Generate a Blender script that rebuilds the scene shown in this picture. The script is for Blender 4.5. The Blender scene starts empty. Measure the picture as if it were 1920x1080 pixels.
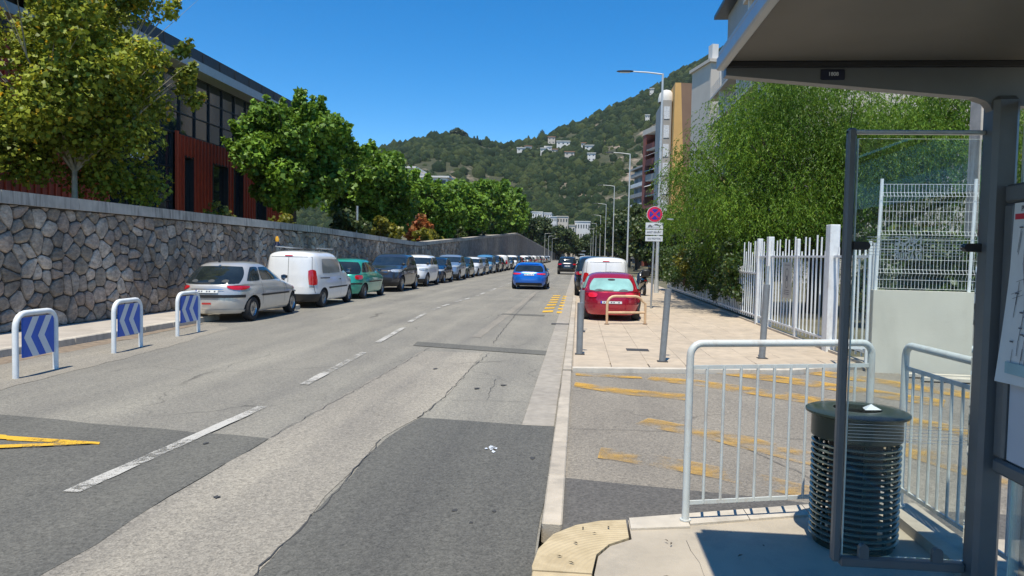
import bpy, math, random
import numpy as np
from mathutils import Vector, Matrix, noise
R = math.radians
random.seed(7); rng = np.random.default_rng(7)
scene = bpy.context.scene
col = scene.collection

# ---------------------------------------------------------------- camera, sky, sun, exposure
cam = bpy.data.cameras.new("camera"); camo = bpy.data.objects.new("camera", cam); col.objects.link(camo)
cam.sensor_width = 36.0; cam.lens = 1380.0/1920.0*36.0
cam.clip_start = 0.05; cam.clip_end = 6000
YAW, PITCH, ROLL = R(5.12), R(2.55), R(1.15)
camo.matrix_world = (Matrix.Translation((0, 0, 1.65)) @ Matrix.Rotation(YAW, 4, 'Z') @
                     Matrix.Rotation(R(90)-PITCH, 4, 'X') @ Matrix.Rotation(ROLL, 4, 'Z'))
scene.camera = camo
SH = Vector((0.05, 0.37, -1.0)).normalized()            # direction the sunlight travels
sun_el = math.asin(-SH.z)
az = math.atan2(-SH.x, -SH.y)                           # compass style azimuth of the sun (x east, y north)
w = bpy.data.worlds.new("World"); scene.world = w; w.use_nodes = True
nt = w.node_tree; nt.nodes.clear()
sky = nt.nodes.new("ShaderNodeTexSky"); sky.sky_type = 'NISHITA'; sky.sun_disc = False
sky.sun_elevation = sun_el; sky.sun_rotation = az
sky.altitude = 1800; sky.air_density = 1.0; sky.dust_density = 0.0; sky.ozone_density = 2.0
hs = nt.nodes.new("ShaderNodeHueSaturation"); hs.inputs['Saturation'].default_value = 1.47; hs.inputs['Value'].default_value = 1.34
bg = nt.nodes.new("ShaderNodeBackground"); bg.inputs[1].default_value = 0.115
wo = nt.nodes.new("ShaderNodeOutputWorld")
nt.links.new(sky.outputs[0], hs.inputs['Color']); nt.links.new(hs.outputs[0], bg.inputs[0]); nt.links.new(bg.outputs[0], wo.inputs[0])
sl = bpy.data.lights.new("sun", 'SUN'); sl.energy = 5.0; sl.angle = R(0.53); sl.color = (1.0, 0.94, 0.82)
so = bpy.data.objects.new("sun", sl); col.objects.link(so); so.location = (0, -10, 40)
so.rotation_euler = SH.to_track_quat('-Z', 'Y').to_euler()
scene.view_settings.view_transform = 'Standard'; scene.view_settings.look = 'None'
scene.view_settings.exposure = 0.22; scene.view_settings.gamma = 1.0; scene.view_settings.use_curve_mapping = False
scene.render.engine = 'CYCLES'
scene.cycles.max_bounces = 8; scene.cycles.transparent_max_bounces = 16; scene.cycles.use_denoising = True

# ---------------------------------------------------------------- helpers
def tag(o, label=None, cat=None, group=None, kind=None):
    if label: o['label'] = label
    if cat: o['category'] = cat
    if group: o['group'] = group
    if kind: o['kind'] = kind
    return o
def thing(name, label, cat, loc=(0, 0, 0), rz=0.0, group=None):
    o = bpy.data.objects.new(name, None); col.objects.link(o)
    o.location = loc; o.rotation_euler = (0, 0, rz); o.empty_display_size = .2
    return tag(o, label, cat, group)
def wloc(p):
    v = Vector((0, 0, 0))
    while p is not None:
        v = v + Vector(p.location); p = p.parent
    return v
class MB:
    def __init__(s): s.v = []; s.f = []; s.m = []
    def add(s, vs, fs, mi=0):
        b = len(s.v); s.v += [tuple(v) for v in vs]
        s.f += [tuple(i+b for i in f) for f in fs]; s.m += [mi]*len(fs); return s
    def box(s, x0, x1, y0, y1, z0, z1, mi=0, bev=0.0):
        if bev > 0:
            b = min(bev, (x1-x0)*.45, (y1-y0)*.45, (z1-z0)*.45)
            vs = []
            for sx in (0, 1):
                for sy in (0, 1):
                    for sz in (0, 1):
                        X = (x0, x1)[sx]; Y = (y0, y1)[sy]; Z = (z0, z1)[sz]
                        dx = b*(1-2*sx); dy = b*(1-2*sy); dz = b*(1-2*sz)
                        vs += [(X, Y+dy, Z+dz), (X+dx, Y, Z+dz), (X+dx, Y+dy, Z)]
            idx = lambda a, c, d, k: (a*4+c*2+d)*3+k
            fs = []
            for a in (0, 1):
                q = [idx(a, 0, 0, 0), idx(a, 1, 0, 0), idx(a, 1, 1, 0), idx(a, 0, 1, 0)]; fs.append(q if a else q[::-1])
                q = [idx(0, a, 0, 1), idx(1, a, 0, 1), idx(1, a, 1, 1), idx(0, a, 1, 1)]; fs.append(q[::-1] if a else q)
                q = [idx(0, 0, a, 2), idx(1, 0, a, 2), idx(1, 1, a, 2), idx(0, 1, a, 2)]; fs.append(q if a else q[::-1])
            for a in (0, 1):
                for c in (0, 1):
                    q = [idx(a, c, 0, 0), idx(a, c, 1, 0), idx(a, c, 1, 1), idx(a, c, 0, 1)]; fs.append(q if (a ^ c) else q[::-1])
                    q = [idx(a, 0, c, 0), idx(a, 1, c, 0), idx(a, 1, c, 2), idx(a, 0, c, 2)]; fs.append(q[::-1] if (a ^ c) else q)
                    q = [idx(0, a, c, 1), idx(1, a, c, 1), idx(1, a, c, 2), idx(0, a, c, 2)]; fs.append(q if (a ^ c) else q[::-1])
            for a in (0, 1):
                for c in (0, 1):
                    for d in (0, 1):
                        q = [idx(a, c, d, 0), idx(a, c, d, 1), idx(a, c, d, 2)]; fs.append(q if (a ^ c ^ d) else q[::-1])
            return s.add(vs, fs, mi)
        vs = [(x0,y0,z0),(x1,y0,z0),(x1,y1,z0),(x0,y1,z0),(x0,y0,z1),(x1,y0,z1),(x1,y1,z1),(x0,y1,z1)]
        return s.add(vs, [(0,3,2,1),(4,5,6,7),(0,1,5,4),(1,2,6,5),(2,3,7,6),(3,0,4,7)], mi)
    def tube(s, pts, r, n=10, mi=0, cap=True):
        pts = [Vector(p) for p in pts]; rs = r if isinstance(r, (list, tuple)) else [r]*len(pts)
        rings = []; up = None
        for i, p in enumerate(pts):
            d = (pts[min(i+1, len(pts)-1)]-pts[max(i-1, 0)]).normalized()
            if up is None:
                up = Vector((0, 0, 1)) if abs(d.z) < .9 else Vector((1, 0, 0))
            a = d.cross(up).normalized(); b = a.cross(d).normalized(); up = b
            rings.append([p+(a*math.cos(t)+b*math.sin(t))*rs[i] for t in [2*math.pi*k/n for k in range(n)]])
        vs = [v for rg in rings for v in rg]; fs = []
        for i in range(len(pts)-1):
            for k in range(n):
                fs.append((i*n+k, (i+1)*n+k, (i+1)*n+(k+1) % n, i*n+(k+1) % n))
        if cap:
            fs.append(tuple(range(n))); fs.append(tuple((len(pts)-1)*n+k for k in reversed(range(n))))
        return s.add(vs, fs, mi)
    def lathe(s, prof, cx=0, cy=0, n=24, mi=0):
        vs = [(cx+r*math.cos(2*math.pi*k/n), cy+r*math.sin(2*math.pi*k/n), z) for r, z in prof for k in range(n)]
        fs = [(i*n+k, i*n+(k+1) % n, (i+1)*n+(k+1) % n, (i+1)*n+k) for i in range(len(prof)-1) for k in range(n)]
        return s.add(vs, fs, mi)
    def prism(s, poly, z0, z1, mi=0):
        n = len(poly); vs = [(x, y, z0) for x, y in poly]+[(x, y, z1) for x, y in poly]
        fs = [tuple(range(n, 2*n)), tuple(reversed(range(n)))]+[(i, (i+1) % n, n+(i+1) % n, n+i) for i in range(n)]
        return s.add(vs, fs, mi)
    def sheet(s, poly, z, mi=0): return s.add([(x, y, z) for x, y in poly], [tuple(range(len(poly)))], mi)
    def build(s, name, mats, parent=None, world=True, smooth=False, link=True):
        me = bpy.data.meshes.new(name)
        off = wloc(parent) if (world and parent is not None) else Vector((0, 0, 0))
        me.from_pydata([(v[0]-off.x, v[1]-off.y, v[2]-off.z) for v in s.v], [], s.f)
        if not isinstance(mats, (list, tuple)): mats = [mats]
        for m in mats: me.materials.append(m)
        if len(mats) > 1: me.polygons.foreach_set('material_index', s.m)
        if smooth:
            me.polygons.foreach_set('use_smooth', [True]*len(me.polygons))
            try: me.set_sharp_from_angle(angle=R(38))
            except Exception: pass
        me.update()
        o = bpy.data.objects.new(name, me)
        if link: col.objects.link(o)
        if parent is not None: o.parent = parent
        return o
def kids(o): return [c for c in bpy.data.objects if c.parent == o]
CH = {}
def copy_tree(o, parent=None, cache={}):
    if parent is None:
        cache.clear()
        for c in bpy.data.objects:
            if c.parent: cache.setdefault(c.parent.name, []).append(c)
    c = o.copy(); col.objects.link(c)
    if parent is not None: c.parent = parent
    for ch in cache.get(o.name, []): copy_tree(ch, c)
    return c
def np_mesh(name, V, F, mat, parent=None, world=True, smooth=False):
    V = np.asarray(V, dtype=np.float32); F = np.asarray(F, dtype=np.int32)
    if world and parent is not None: V = V-np.array(wloc(parent), dtype=np.float32)
    me = bpy.data.meshes.new(name); k = F.shape[1]
    me.vertices.add(len(V)); me.vertices.foreach_set('co', V.ravel())
    me.loops.add(F.size); me.loops.foreach_set('vertex_index', F.ravel())
    me.polygons.add(len(F)); me.polygons.foreach_set('loop_start', np.arange(0, F.size, k, dtype=np.int32))
    me.polygons.foreach_set('loop_total', np.full(len(F), k, dtype=np.int32))
    me.materials.append(mat); me.update(calc_edges=True)
    if smooth: me.polygons.foreach_set('use_smooth', np.ones(len(F), dtype=bool))
    o = bpy.data.objects.new(name, me); col.objects.link(o)
    if parent is not None: o.parent = parent
    return o

# ---------------------------------------------------------------- materials
def N(nt, t, **kw):
    n = nt.nodes.new(t)
    for k, v in kw.items():
        if k in ('operation', 'blend_type', 'data_type', 'feature', 'noise_dimensions', 'distance', 'mode', 'layer'): setattr(n, k, v)
        else: n.inputs[k.replace('_', ' ')].default_value = v
    return n
def base(name):
    m = bpy.data.materials.new(name); m.use_nodes = True
    nt = m.node_tree; b = nt.nodes['Principled BSDF']; return m, nt, b
def pos(nt): return nt.nodes.new('ShaderNodeNewGeometry').outputs['Position']
def objc(nt): return nt.nodes.new('ShaderNodeTexCoord').outputs['Object']
def ramp(nt, fac, p0, p1, c0=(0,0,0,1), c1=(1,1,1,1)):
    r = nt.nodes.new('ShaderNodeValToRGB'); r.color_ramp.elements[0].position = p0; r.color_ramp.elements[1].position = p1
    r.color_ramp.elements[0].color = c0; r.color_ramp.elements[1].color = c1
    nt.links.new(fac, r.inputs[0]); return r.outputs[0]
def mix(nt, fac, a, b, blend='MIX'):
    m = nt.nodes.new('ShaderNodeMixRGB'); m.blend_type = blend
    for i, x in ((0, fac), (1, a), (2, b)):
        if isinstance(x, bpy.types.NodeSocket): nt.links.new(x, m.inputs[i])
        elif isinstance(x, (int, float)): m.inputs[i].default_value = x
        else: m.inputs[i].default_value = (*x[:3], 1)
    return m.outputs[0]
def noisef(nt, vec, scale, detail=4, rough=.55, dist=0.0):
    n = nt.nodes.new('ShaderNodeTexNoise'); n.inputs['Scale'].default_value = scale; n.inputs['Detail'].default_value = detail
    n.inputs['Roughness'].default_value = rough; n.inputs['Distortion'].default_value = dist
    nt.links.new(vec, n.inputs['Vector']); return n.outputs['Fac']
def scaled(nt, vec, s):
    m = nt.nodes.new('ShaderNodeVectorMath'); m.operation = 'MULTIPLY'; m.inputs[1].default_value = s
    nt.links.new(vec, m.inputs[0]); return m.outputs[0]
def bump(nt, b, h, strength=.3, dist=.01):
    n = nt.nodes.new('ShaderNodeBump'); n.inputs['Strength'].default_value = strength; n.inputs['Distance'].default_value = dist
    nt.links.new(h, n.inputs['Height']); nt.links.new(n.outputs[0], b.inputs['Normal'])
def pm(name, c, rough=.6, metal=0.0, var=.18, scale=6.0, bmp=0.0, bscale=60.0, coat=0.0, spec=.5, obj=True, dirt=None, dscale=2.0, damt=.5, rnd=0.0):
    m, nt, b = base(name)
    v = objc(nt) if obj else pos(nt)
    f = noisef(nt, v, scale, 6)
    lo = [x*(1-var) for x in c]; hi = [min(1, x*(1+var)) for x in c]
    cc = ramp(nt, f, .3, .7, (*lo, 1), (*hi, 1))
    if dirt:
        d = noisef(nt, scaled(nt, v, (1, 1, .45)), dscale, 8, .7)
        dm = ramp(nt, d, .5, .72); dmm = N(nt, 'ShaderNodeMath', operation='MULTIPLY'); nt.links.new(dm, dmm.inputs[0]); dmm.inputs[1].default_value = damt
        cc = mix(nt, dmm.outputs[0], cc, dirt)
    if rnd > 0:
        oi = nt.nodes.new('ShaderNodeObjectInfo')
        rr = ramp(nt, oi.outputs['Random'], 0, 1, (1-rnd, 1-rnd, 1-rnd, 1), (1+rnd, 1+rnd, 1+rnd*.9, 1))
        cc = mix(nt, 1.0, cc, rr, 'MULTIPLY')
    nt.links.new(cc, b.inputs['Base Color'])
    rf = noisef(nt, v, scale*1.7, 3); mr = nt.nodes.new('ShaderNodeMapRange'); nt.links.new(rf, mr.inputs[0])
    mr.inputs[3].default_value = max(.02, rough*.8); mr.inputs[4].default_value = min(1, rough*1.2); nt.links.new(mr.outputs[0], b.inputs['Roughness'])
    b.inputs['Metallic'].default_value = metal; b.inputs['Coat Weight'].default_value = coat; b.inputs['Coat Roughness'].default_value = .04
    b.inputs['Specular IOR Level'].default_value = spec
    if bmp > 0: bump(nt, b, noisef(nt, v, bscale, 5), bmp, .01)
    return m

def asphalt(name, c, tint=(1, 1, 1), speck=.5, crack=.6, worn=.25, stripes=True):
    m, nt, b = base(name); p = pos(nt)
    fine = noisef(nt, p, 85, 3, .8); fine2 = noisef(nt, p, 24, 5, .8)
    vo = nt.nodes.new('ShaderNodeTexVoronoi'); vo.inputs['Scale'].default_value = 62; nt.links.new(p, vo.inputs['Vector'])
    c0 = [x*max(.1, 1-speck) for x in c]; c1 = [x*(1+speck*1.15) for x in c]
    cc = ramp(nt, fine, .33, .67, (*c0, 1), (*c1, 1))
    cc = mix(nt, .45, cc, mix(nt, 1.0, c, ramp(nt, vo.outputs['Color'], .1, .9, (.22, .22, .22, 1), (1.95, 1.88, 1.8, 1)), 'MULTIPLY'))
    cc = mix(nt, .45, cc, ramp(nt, fine2, .3, .7, (*[x*.5 for x in c], 1), (*[x*1.55 for x in c], 1)))
    big = noisef(nt, scaled(nt, p, (1.0, .35, 1)), .9, 6, .6)
    cc = mix(nt, 1.0, cc, ramp(nt, big, .25, .75, (1-worn, 1-worn, 1-worn*.95, 1), (1+worn*.7, 1+worn*.65, 1+worn*.55, 1)), 'MULTIPLY')
    if stripes:   # tyre tracks and drips run with the traffic
        st = noisef(nt, scaled(nt, p, (1.6, .02, 1)), 1.0, 3, .5)
        cc = mix(nt, 1.0, cc, ramp(nt, st, .35, .65, (.86, .86, .87, 1), (1.08, 1.07, 1.05, 1)), 'MULTIPLY')
    stn = ramp(nt, noisef(nt, p, 1.7, 7, .72), .66, .74)
    sm = N(nt, 'ShaderNodeMath', operation='MULTIPLY'); nt.links.new(stn, sm.inputs[0]); sm.inputs[1].default_value = .3
    cc = mix(nt, sm.outputs[0], cc, [x*.35 for x in c])
    if crack > 0:
        wv = nt.nodes.new('ShaderNodeVectorMath'); wv.operation = 'ADD'
        nn = nt.nodes.new('ShaderNodeTexNoise'); nn.inputs['Scale'].default_value = 2.2; nn.inputs['Detail'].default_value = 6; nt.links.new(p, nn.inputs['Vector'])
        nt.links.new(p, wv.inputs[0]); ms = scaled(nt, nn.outputs['Color'], (.55, .55, .0)); nt.links.new(ms, wv.inputs[1])
        cv = nt.nodes.new('ShaderNodeTexVoronoi'); cv.feature = 'DISTANCE_TO_EDGE'; cv.inputs['Scale'].default_value = .42
        nt.links.new(scaled(nt, wv.outputs[0], (1.5, .8, 0)), cv.inputs['Vector'])
        ck = ramp(nt, cv.outputs['Distance'], .002, .008, (1, 1, 1, 1), (0, 0, 0, 1))
        msk = ramp(nt, noisef(nt, p, .35, 2), .5, .62)
        mm = N(nt, 'ShaderNodeMath', operation='MULTIPLY'); nt.links.new(ck, mm.inputs[0]); nt.links.new(msk, mm.inputs[1])
        m2 = N(nt, 'ShaderNodeMath', operation='MULTIPLY'); nt.links.new(mm.outputs[0], m2.inputs[0]); m2.inputs[1].default_value = crack
        cc = mix(nt, m2.outputs[0], cc, [x*.2 for x in c])
    cc = mix(nt, 1.0, cc, tint, 'MULTIPLY')
    nt.links.new(cc, b.inputs['Base Color']); b.inputs['Roughness'].default_value = .88; b.inputs['Specular IOR Level'].default_value = .35
    bump(nt, b, vo.outputs['Distance'], .55, .006)
    return m
def paint_line(name, c, wear0=.45, wear1=.6, scale=16, cloud=1.0):
    m, nt, b = base(name); p = pos(nt)
    f = noisef(nt, p, scale, 9, .75); g = noisef(nt, p, 90, 4, .8); g2 = noisef(nt, p, 1.3 if cloud <= 1 else 2.6, 3, .5)
    a = N(nt, 'ShaderNodeMath', operation='ADD'); nt.links.new(f, a.inputs[0]); nt.links.new(g, a.inputs[1])
    gm_ = N(nt, 'ShaderNodeMath', operation='MULTIPLY'); nt.links.new(g2, gm_.inputs[0]); gm_.inputs[1].default_value = cloud
    a2 = N(nt, 'ShaderNodeMath', operation='ADD'); nt.links.new(a.outputs[0], a2.inputs[0]); nt.links.new(gm_.outputs[0], a2.inputs[1])
    a3 = N(nt, 'ShaderNodeMath', operation='DIVIDE'); nt.links.new(a2.outputs[0], a3.inputs[0]); a3.inputs[1].default_value = 2+cloud
    al = ramp(nt, a3.outputs[0], wear0, wear1)
    cc = ramp(nt, g, .3, .7, (*[x*.75 for x in c], 1), (*[min(1, x*1.15) for x in c], 1))
    nt.links.new(cc, b.inputs['Base Color']); nt.links.new(al, b.inputs['Alpha']); b.inputs['Roughness'].default_value = .75
    return m
def leafmat(name, c0, c1, c2=None, trans=.3, rough=.5, gloss=.5):
    m, nt, b = base(name)
    g = nt.nodes.new('ShaderNodeNewGeometry')
    r = nt.nodes.new('ShaderNodeValToRGB'); r.color_ramp.elements[0].color = (*c0, 1); r.color_ramp.elements[1].color = (*c1, 1)
    if c2:
        e = r.color_ramp.elements.new(.95); e.color = (*c1, 1); r.color_ramp.elements[-1].color = (*c2, 1)
    nt.links.new(g.outputs['Random Per Island'], r.inputs[0])
    big = noisef(nt, objc(nt), .55, 4)
    cc = mix(nt, 1.0, r.outputs[0], ramp(nt, big, .3, .7, (.55, .6, .62, 1), (1.45, 1.36, 1.15, 1)), 'MULTIPLY')
    nt.links.new(cc, b.inputs['Base Color']); b.inputs['Roughness'].default_value = rough; b.inputs['Specular IOR Level'].default_value = gloss
    tr = nt.nodes.new('ShaderNodeBsdfTranslucent'); hsn = nt.nodes.new('ShaderNodeHueSaturation'); hsn.inputs['Value'].default_value = 1.7
    hsn.inputs['Hue'].default_value = .485
    nt.links.new(cc, hsn.inputs['Color']); nt.links.new(hsn.outputs[0], tr.inputs['Color'])
    ms = nt.nodes.new('ShaderNodeMixShader'); ms.inputs[0].default_value = trans
    nt.links.new(b.outputs[0], ms.inputs[1]); nt.links.new(tr.outputs[0], ms.inputs[2])
    nt.links.new(ms.outputs[0], nt.nodes['Material Output'].inputs['Surface'])
    return m
def clearglass(name, tint=(.93, .965, .955), refl=.8):
    m, nt, b = base(name); nt.nodes.remove(b)
    t = nt.nodes.new('ShaderNodeBsdfTransparent'); t.inputs[0].default_value = (*tint, 1)
    g = nt.nodes.new('ShaderNodeBsdfGlossy'); g.inputs['Roughness'].default_value = .02; g.inputs['Color'].default_value = (.9, .95, 1, 1)
    fr = nt.nodes.new('ShaderNodeFresnel'); fr.inputs[0].default_value = 1.5
    mu = N(nt, 'ShaderNodeMath', operation='MULTIPLY'); nt.links.new(fr.outputs[0], mu.inputs[0]); mu.inputs[1].default_value = refl
    d = nt.nodes.new('ShaderNodeBsdfDiffuse'); d.inputs[0].default_value = (.6, .68, .66, 1)
    m0 = nt.nodes.new('ShaderNodeMixShader'); df = ramp(nt, noisef(nt, objc(nt), 3, 6), .4, .8, (.004, .004, .004, 1), (.028, .028, .028, 1))
    nt.links.new(df, m0.inputs[0]); nt.links.new(t.outputs[0], m0.inputs[1]); nt.links.new(d.outputs[0], m0.inputs[2])
    ms = nt.nodes.new('ShaderNodeMixShader'); nt.links.new(mu.outputs[0], ms.inputs[0]); nt.links.new(m0.outputs[0], ms.inputs[1]); nt.links.new(g.outputs[0], ms.inputs[2])
    nt.links.new(ms.outputs[0], nt.nodes['Material Output'].inputs['Surface']); return m
def stone_mat(name):
    m, nt, b = base(name); p = pos(nt)
    oi = nt.nodes.new('ShaderNodeObjectInfo'); g = nt.nodes.new('ShaderNodeNewGeometry')
    a = N(nt, 'ShaderNodeMath', operation='ADD'); nt.links.new(oi.outputs['Random'], a.inputs[0]); nt.links.new(g.outputs['Random Per Island'], a.inputs[1])
    fr = N(nt, 'ShaderNodeMath', operation='FRACT'); nt.links.new(a.outputs[0], fr.inputs[0])
    r = nt.nodes.new('ShaderNodeValToRGB'); el = r.color_ramp.elements
    el[0].color = (.29, .245, .19, 1); el[1].color = (.62, .53, .43, 1)
    for q, c in ((.35, (.39, .335, .27, 1)), (.6, (.46, .36, .285, 1)), (.8, (.52, .455, .375, 1))): e = el.new(q); e.color = c
    nt.links.new(fr.outputs[0], r.inputs[0])
    f = noisef(nt, scaled(nt, p, (1, 1, 1.8)), 9, 8, .7)
    cc = mix(nt, 1.0, r.outputs[0], ramp(nt, f, .25, .75, (.38, .38, .40, 1), (1.6, 1.56, 1.5, 1)), 'MULTIPLY')
    st = ramp(nt, noisef(nt, scaled(nt, p, (1, .9, .5)), 1.1, 7, .65), .38, .68, (.48, .48, .49, 1), (1.15, 1.13, 1.1, 1))
    cc = mix(nt, 1.0, cc, st, 'MULTIPLY')
    nt.links.new(cc, b.inputs['Base Color']); b.inputs['Roughness'].default_value = .9
    bump(nt, b, f, .9, .03); return m
M = {}
M['asph'] = asphalt('road_asphalt', (.222, .212, .182), speck=.95)
M['asph_strip'] = asphalt('worn_asphalt_strip', (.262, .243, .205), speck=1.0, crack=.3)
M['asph_dark'] = asphalt('dark_asphalt_patch', (.103, .102, .092), speck=.95, crack=.1, worn=.12)
M['asph_dark2'] = asphalt('old_dark_asphalt_patch', (.122, .120, .106), speck=.95, crack=.2, worn=.15)
M['asph_drive'] = asphalt('driveway_asphalt', (.222, .200, .165), speck=1.0, crack=.8, worn=.3, stripes=False)
M['asph_band'] = asphalt('fresh_asphalt_band', (.105, .10, .092), speck=.5, crack=.1, worn=.15, stripes=False)
M['concrete'] = pm('pavement_concrete', (.42, .365, .285), .85, var=.12, scale=2.5, bmp=.35, bscale=120, obj=False, dirt=(.2, .185, .16), dscale=2.2, damt=.5)
M['kerb'] = pm('kerb_stone', (.43, .375, .30), .85, var=.14, scale=7, bmp=.4, bscale=90, obj=False, dirt=(.22, .2, .17), dscale=4, damt=.6, rnd=.1)
M['kerb_white'] = pm('pale_kerb', (.53, .475, .39), .8, var=.12, scale=6, bmp=.3, bscale=70, obj=False, dirt=(.2, .18, .15), dscale=4, damt=.6, rnd=.08)
M['gutter'] = pm('gutter_concrete', (.33, .295, .245), .85, var=.14, scale=8, bmp=.35, bscale=110, obj=False, dirt=(.19, .175, .15), dscale=3, damt=.5, rnd=.08)
M['tile'] = pm('pavement_tile', (.465, .38, .28), .85, var=.12, scale=5, bmp=.3, bscale=100, obj=False, dirt=(.25, .22, .18), dscale=1.6, damt=.45, rnd=.06)
M['tan'] = pm('tan_tactile_paving', (.50, .40, .245), .85, var=.15, scale=9, bmp=.3, bscale=120, obj=False, dirt=(.3, .22, .12), dscale=4, damt=.4)
m_, nt_, b_ = base('tan_ribbed_paving'); p_ = pos(nt_)
sb_ = nt_.nodes.new('ShaderNodeVectorMath'); sb_.operation = 'SUBTRACT'; sb_.inputs[1].default_value = (.34, 3.45, .15); nt_.links.new(p_, sb_.inputs[0])
ln_ = nt_.nodes.new('ShaderNodeVectorMath'); ln_.operation = 'LENGTH'; nt_.links.new(sb_.outputs[0], ln_.inputs[0])
s1_ = N(nt_, 'ShaderNodeMath', operation='MULTIPLY'); nt_.links.new(ln_.outputs['Value'], s1_.inputs[0]); s1_.inputs[1].default_value = 2*math.pi/.028
s2_ = N(nt_, 'ShaderNodeMath', operation='SINE'); nt_.links.new(s1_.outputs[0], s2_.inputs[0])
c_ = ramp(nt_, noisef(nt_, p_, 9, 6), .3, .7, (.42, .335, .20, 1), (.53, .43, .27, 1)); d_ = ramp(nt_, noisef(nt_, p_, 5, 7, .7), .5, .7)
dm_ = N(nt_, 'ShaderNodeMath', operation='MULTIPLY'); nt_.links.new(d_, dm_.inputs[0]); dm_.inputs[1].default_value = .45
nt_.links.new(mix(nt_, dm_.outputs[0], c_, (.27, .2, .11)), b_.inputs['Base Color']); b_.inputs['Roughness'].default_value = .85; bump(nt_, b_, s2_.outputs[0], .35, .004); M['tan_rib'] = m_
M['joint'] = pm('pavement_joint', (.30, .26, .21), .95, obj=False)
M['dirt'] = pm('gutter_dirt', (.22, .17, .12), .95, var=.35, scale=9, obj=False, bmp=.4, bscale=60)
M['earth'] = pm('dry_earth', (.12, .11, .065), .95, var=.4, scale=.6, obj=False, bmp=.5, bscale=3)
M['white_line'] = paint_line('white_road_paint', (.50, .48, .43), .455, .53)
M['yellow_line'] = paint_line('yellow_road_paint', (.72, .42, .03), .42, .48)
M['yellow_worn'] = paint_line('worn_yellow_paint', (.60, .34, .05), .43, .62, 9, 2.2)
M['yellow_worn2'] = paint_line('very_worn_yellow_paint', (.56, .33, .07), .46, .66, 9, 2.4)
M['crack'] = pm('crack_filler', (.05, .05, .05), .9, obj=False)
M['stone'] = stone_mat('wall_stone')
M['mortar'] = pm('wall_mortar', (.045, .038, .032), .95, var=.3, scale=4, obj=False, bmp=.5, bscale=30)
M['cap'] = pm('coping_concrete', (.50, .45, .38), .85, var=.16, scale=3, bmp=.35, bscale=40, obj=False, dirt=(.085, .082, .078), dscale=1.9, damt=.95, rnd=.15)
def streaked(name, c):
    m, nt, b = base(name); p = pos(nt)
    oi = nt.nodes.new('ShaderNodeObjectInfo')
    cc = ramp(nt, noisef(nt, p, 4, 6), .3, .7, (*[x*.85 for x in c], 1), (*[x*1.12 for x in c], 1))
    cc = mix(nt, 1.0, cc, ramp(nt, oi.outputs['Random'], 0, 1, (.78, .78, .78, 1), (1.15, 1.13, 1.1, 1)), 'MULTIPLY')
    st = ramp(nt, noisef(nt, scaled(nt, p, (1, 9, .8)), 1.0, 5, .65), .44, .66); pt = ramp(nt, noisef(nt, scaled(nt, p, (1, .5, .3)), 1.0, 3), .42, .6)
    mm = N(nt, 'ShaderNodeMath', operation='MULTIPLY'); nt.links.new(st, mm.inputs[0]); nt.links.new(pt, mm.inputs[1])
    cc = mix(nt, mm.outputs[0], cc, (.05, .048, .045)); nt.links.new(cc, b.inputs['Base Color']); b.inputs['Roughness'].default_value = .9
    bump(nt, b, noisef(nt, p, 40, 5), .4, .01); return m
M['cap'] = streaked('coping_concrete', (.50, .45, .38))
M['white_metal'] = pm('white_painted_steel', (.74, .76, .75), .45, var=.06, scale=10, dirt=(.35, .27, .2), dscale=7, damt=.35)
M['rail'] = pm('pale_grey_painted_steel', (.58, .605, .575), .42, var=.06, scale=10, dirt=(.33, .2, .12), dscale=9, damt=.45)
M['galv'] = pm('galvanised_steel', (.46, .48, .48), .42, metal=.7, var=.12, scale=14)
M['lamp'] = pm('lamp_pole_paint', (.55, .56, .54), .45, metal=.2, var=.06)
M['bollard'] = pm('grey_bollard_paint', (.23, .245, .25), .5, metal=.2, var=.12, scale=10, dirt=(.12, .07, .04), dscale=6, damt=.4)
M['rust'] = pm('rusty_steel', (.13, .07, .04), .8, var=.3)
M['shelter'] = pm('dark_grey_shelter_paint', (.12, .13, .135), .38, metal=.1, var=.08)
M['soffit'] = pm('shelter_soffit_paint', (.115, .105, .085), .55, var=.05, scale=1.5)
M['fascia'] = pm('shelter_fascia_paint', (.33, .36, .38), .35, metal=.3, var=.05)
M['glass'] = clearglass('clear_shelter_glass')
M['glass_edge'] = pm('glass_edge', (.55, .68, .64), .2, var=.05)
M['black'] = pm('black_plastic', (.018, .018, .02), .5, var=.2)
M['blackrub'] = pm('tyre_rubber', (.02, .02, .021), .85, var=.2)
M['navy'] = pm('navy_plaque', (.008, .012, .035), .35, var=.05)
M['paper'] = pm('map_paper', (.66, .70, .70), .7, var=.04)
M['poster'] = pm('poster_panel', (.52, .56, .62), .35, var=.05, scale=1.2)
M['ink'] = pm('map_ink', (.12, .13, .15), .7); M['red'] = pm('red_print', (.55, .02, .04), .5); M['pale_blue'] = pm('pale_blue_print', (.30, .48, .52), .6)
M['frost'] = pm('frosted_sticker', (.85, .88, .86), .7, var=.05)
M['arch'] = pm('cream_orange_tube_paint', (.62, .42, .24), .5, var=.2, scale=5, dirt=(.55, .2, .08), dscale=4, damt=.5)
M['sign_blue'] = pm('reflective_blue', (.008, .10, .50), .4, var=.08); M['sign_white'] = pm('reflective_white', (.62, .65, .68), .4, var=.05)
M['sign_red'] = pm('reflective_red', (.62, .012, .07), .4, var=.05); M['sign_navy'] = pm('sign_navy', (.03, .02, .4), .4)
M['bin'] = pm('dark_green_bin_paint', (.028, .042, .032), .3, metal=.2, var=.1); M['bin_ring'] = pm('bin_steel_lamella', (.22, .27, .24), .25, metal=.6, var=.1)
M['cladding'] = pm('red_cladding', (.38, .050, .020), .55, var=.14, scale=3, obj=False, rnd=.06)
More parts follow.
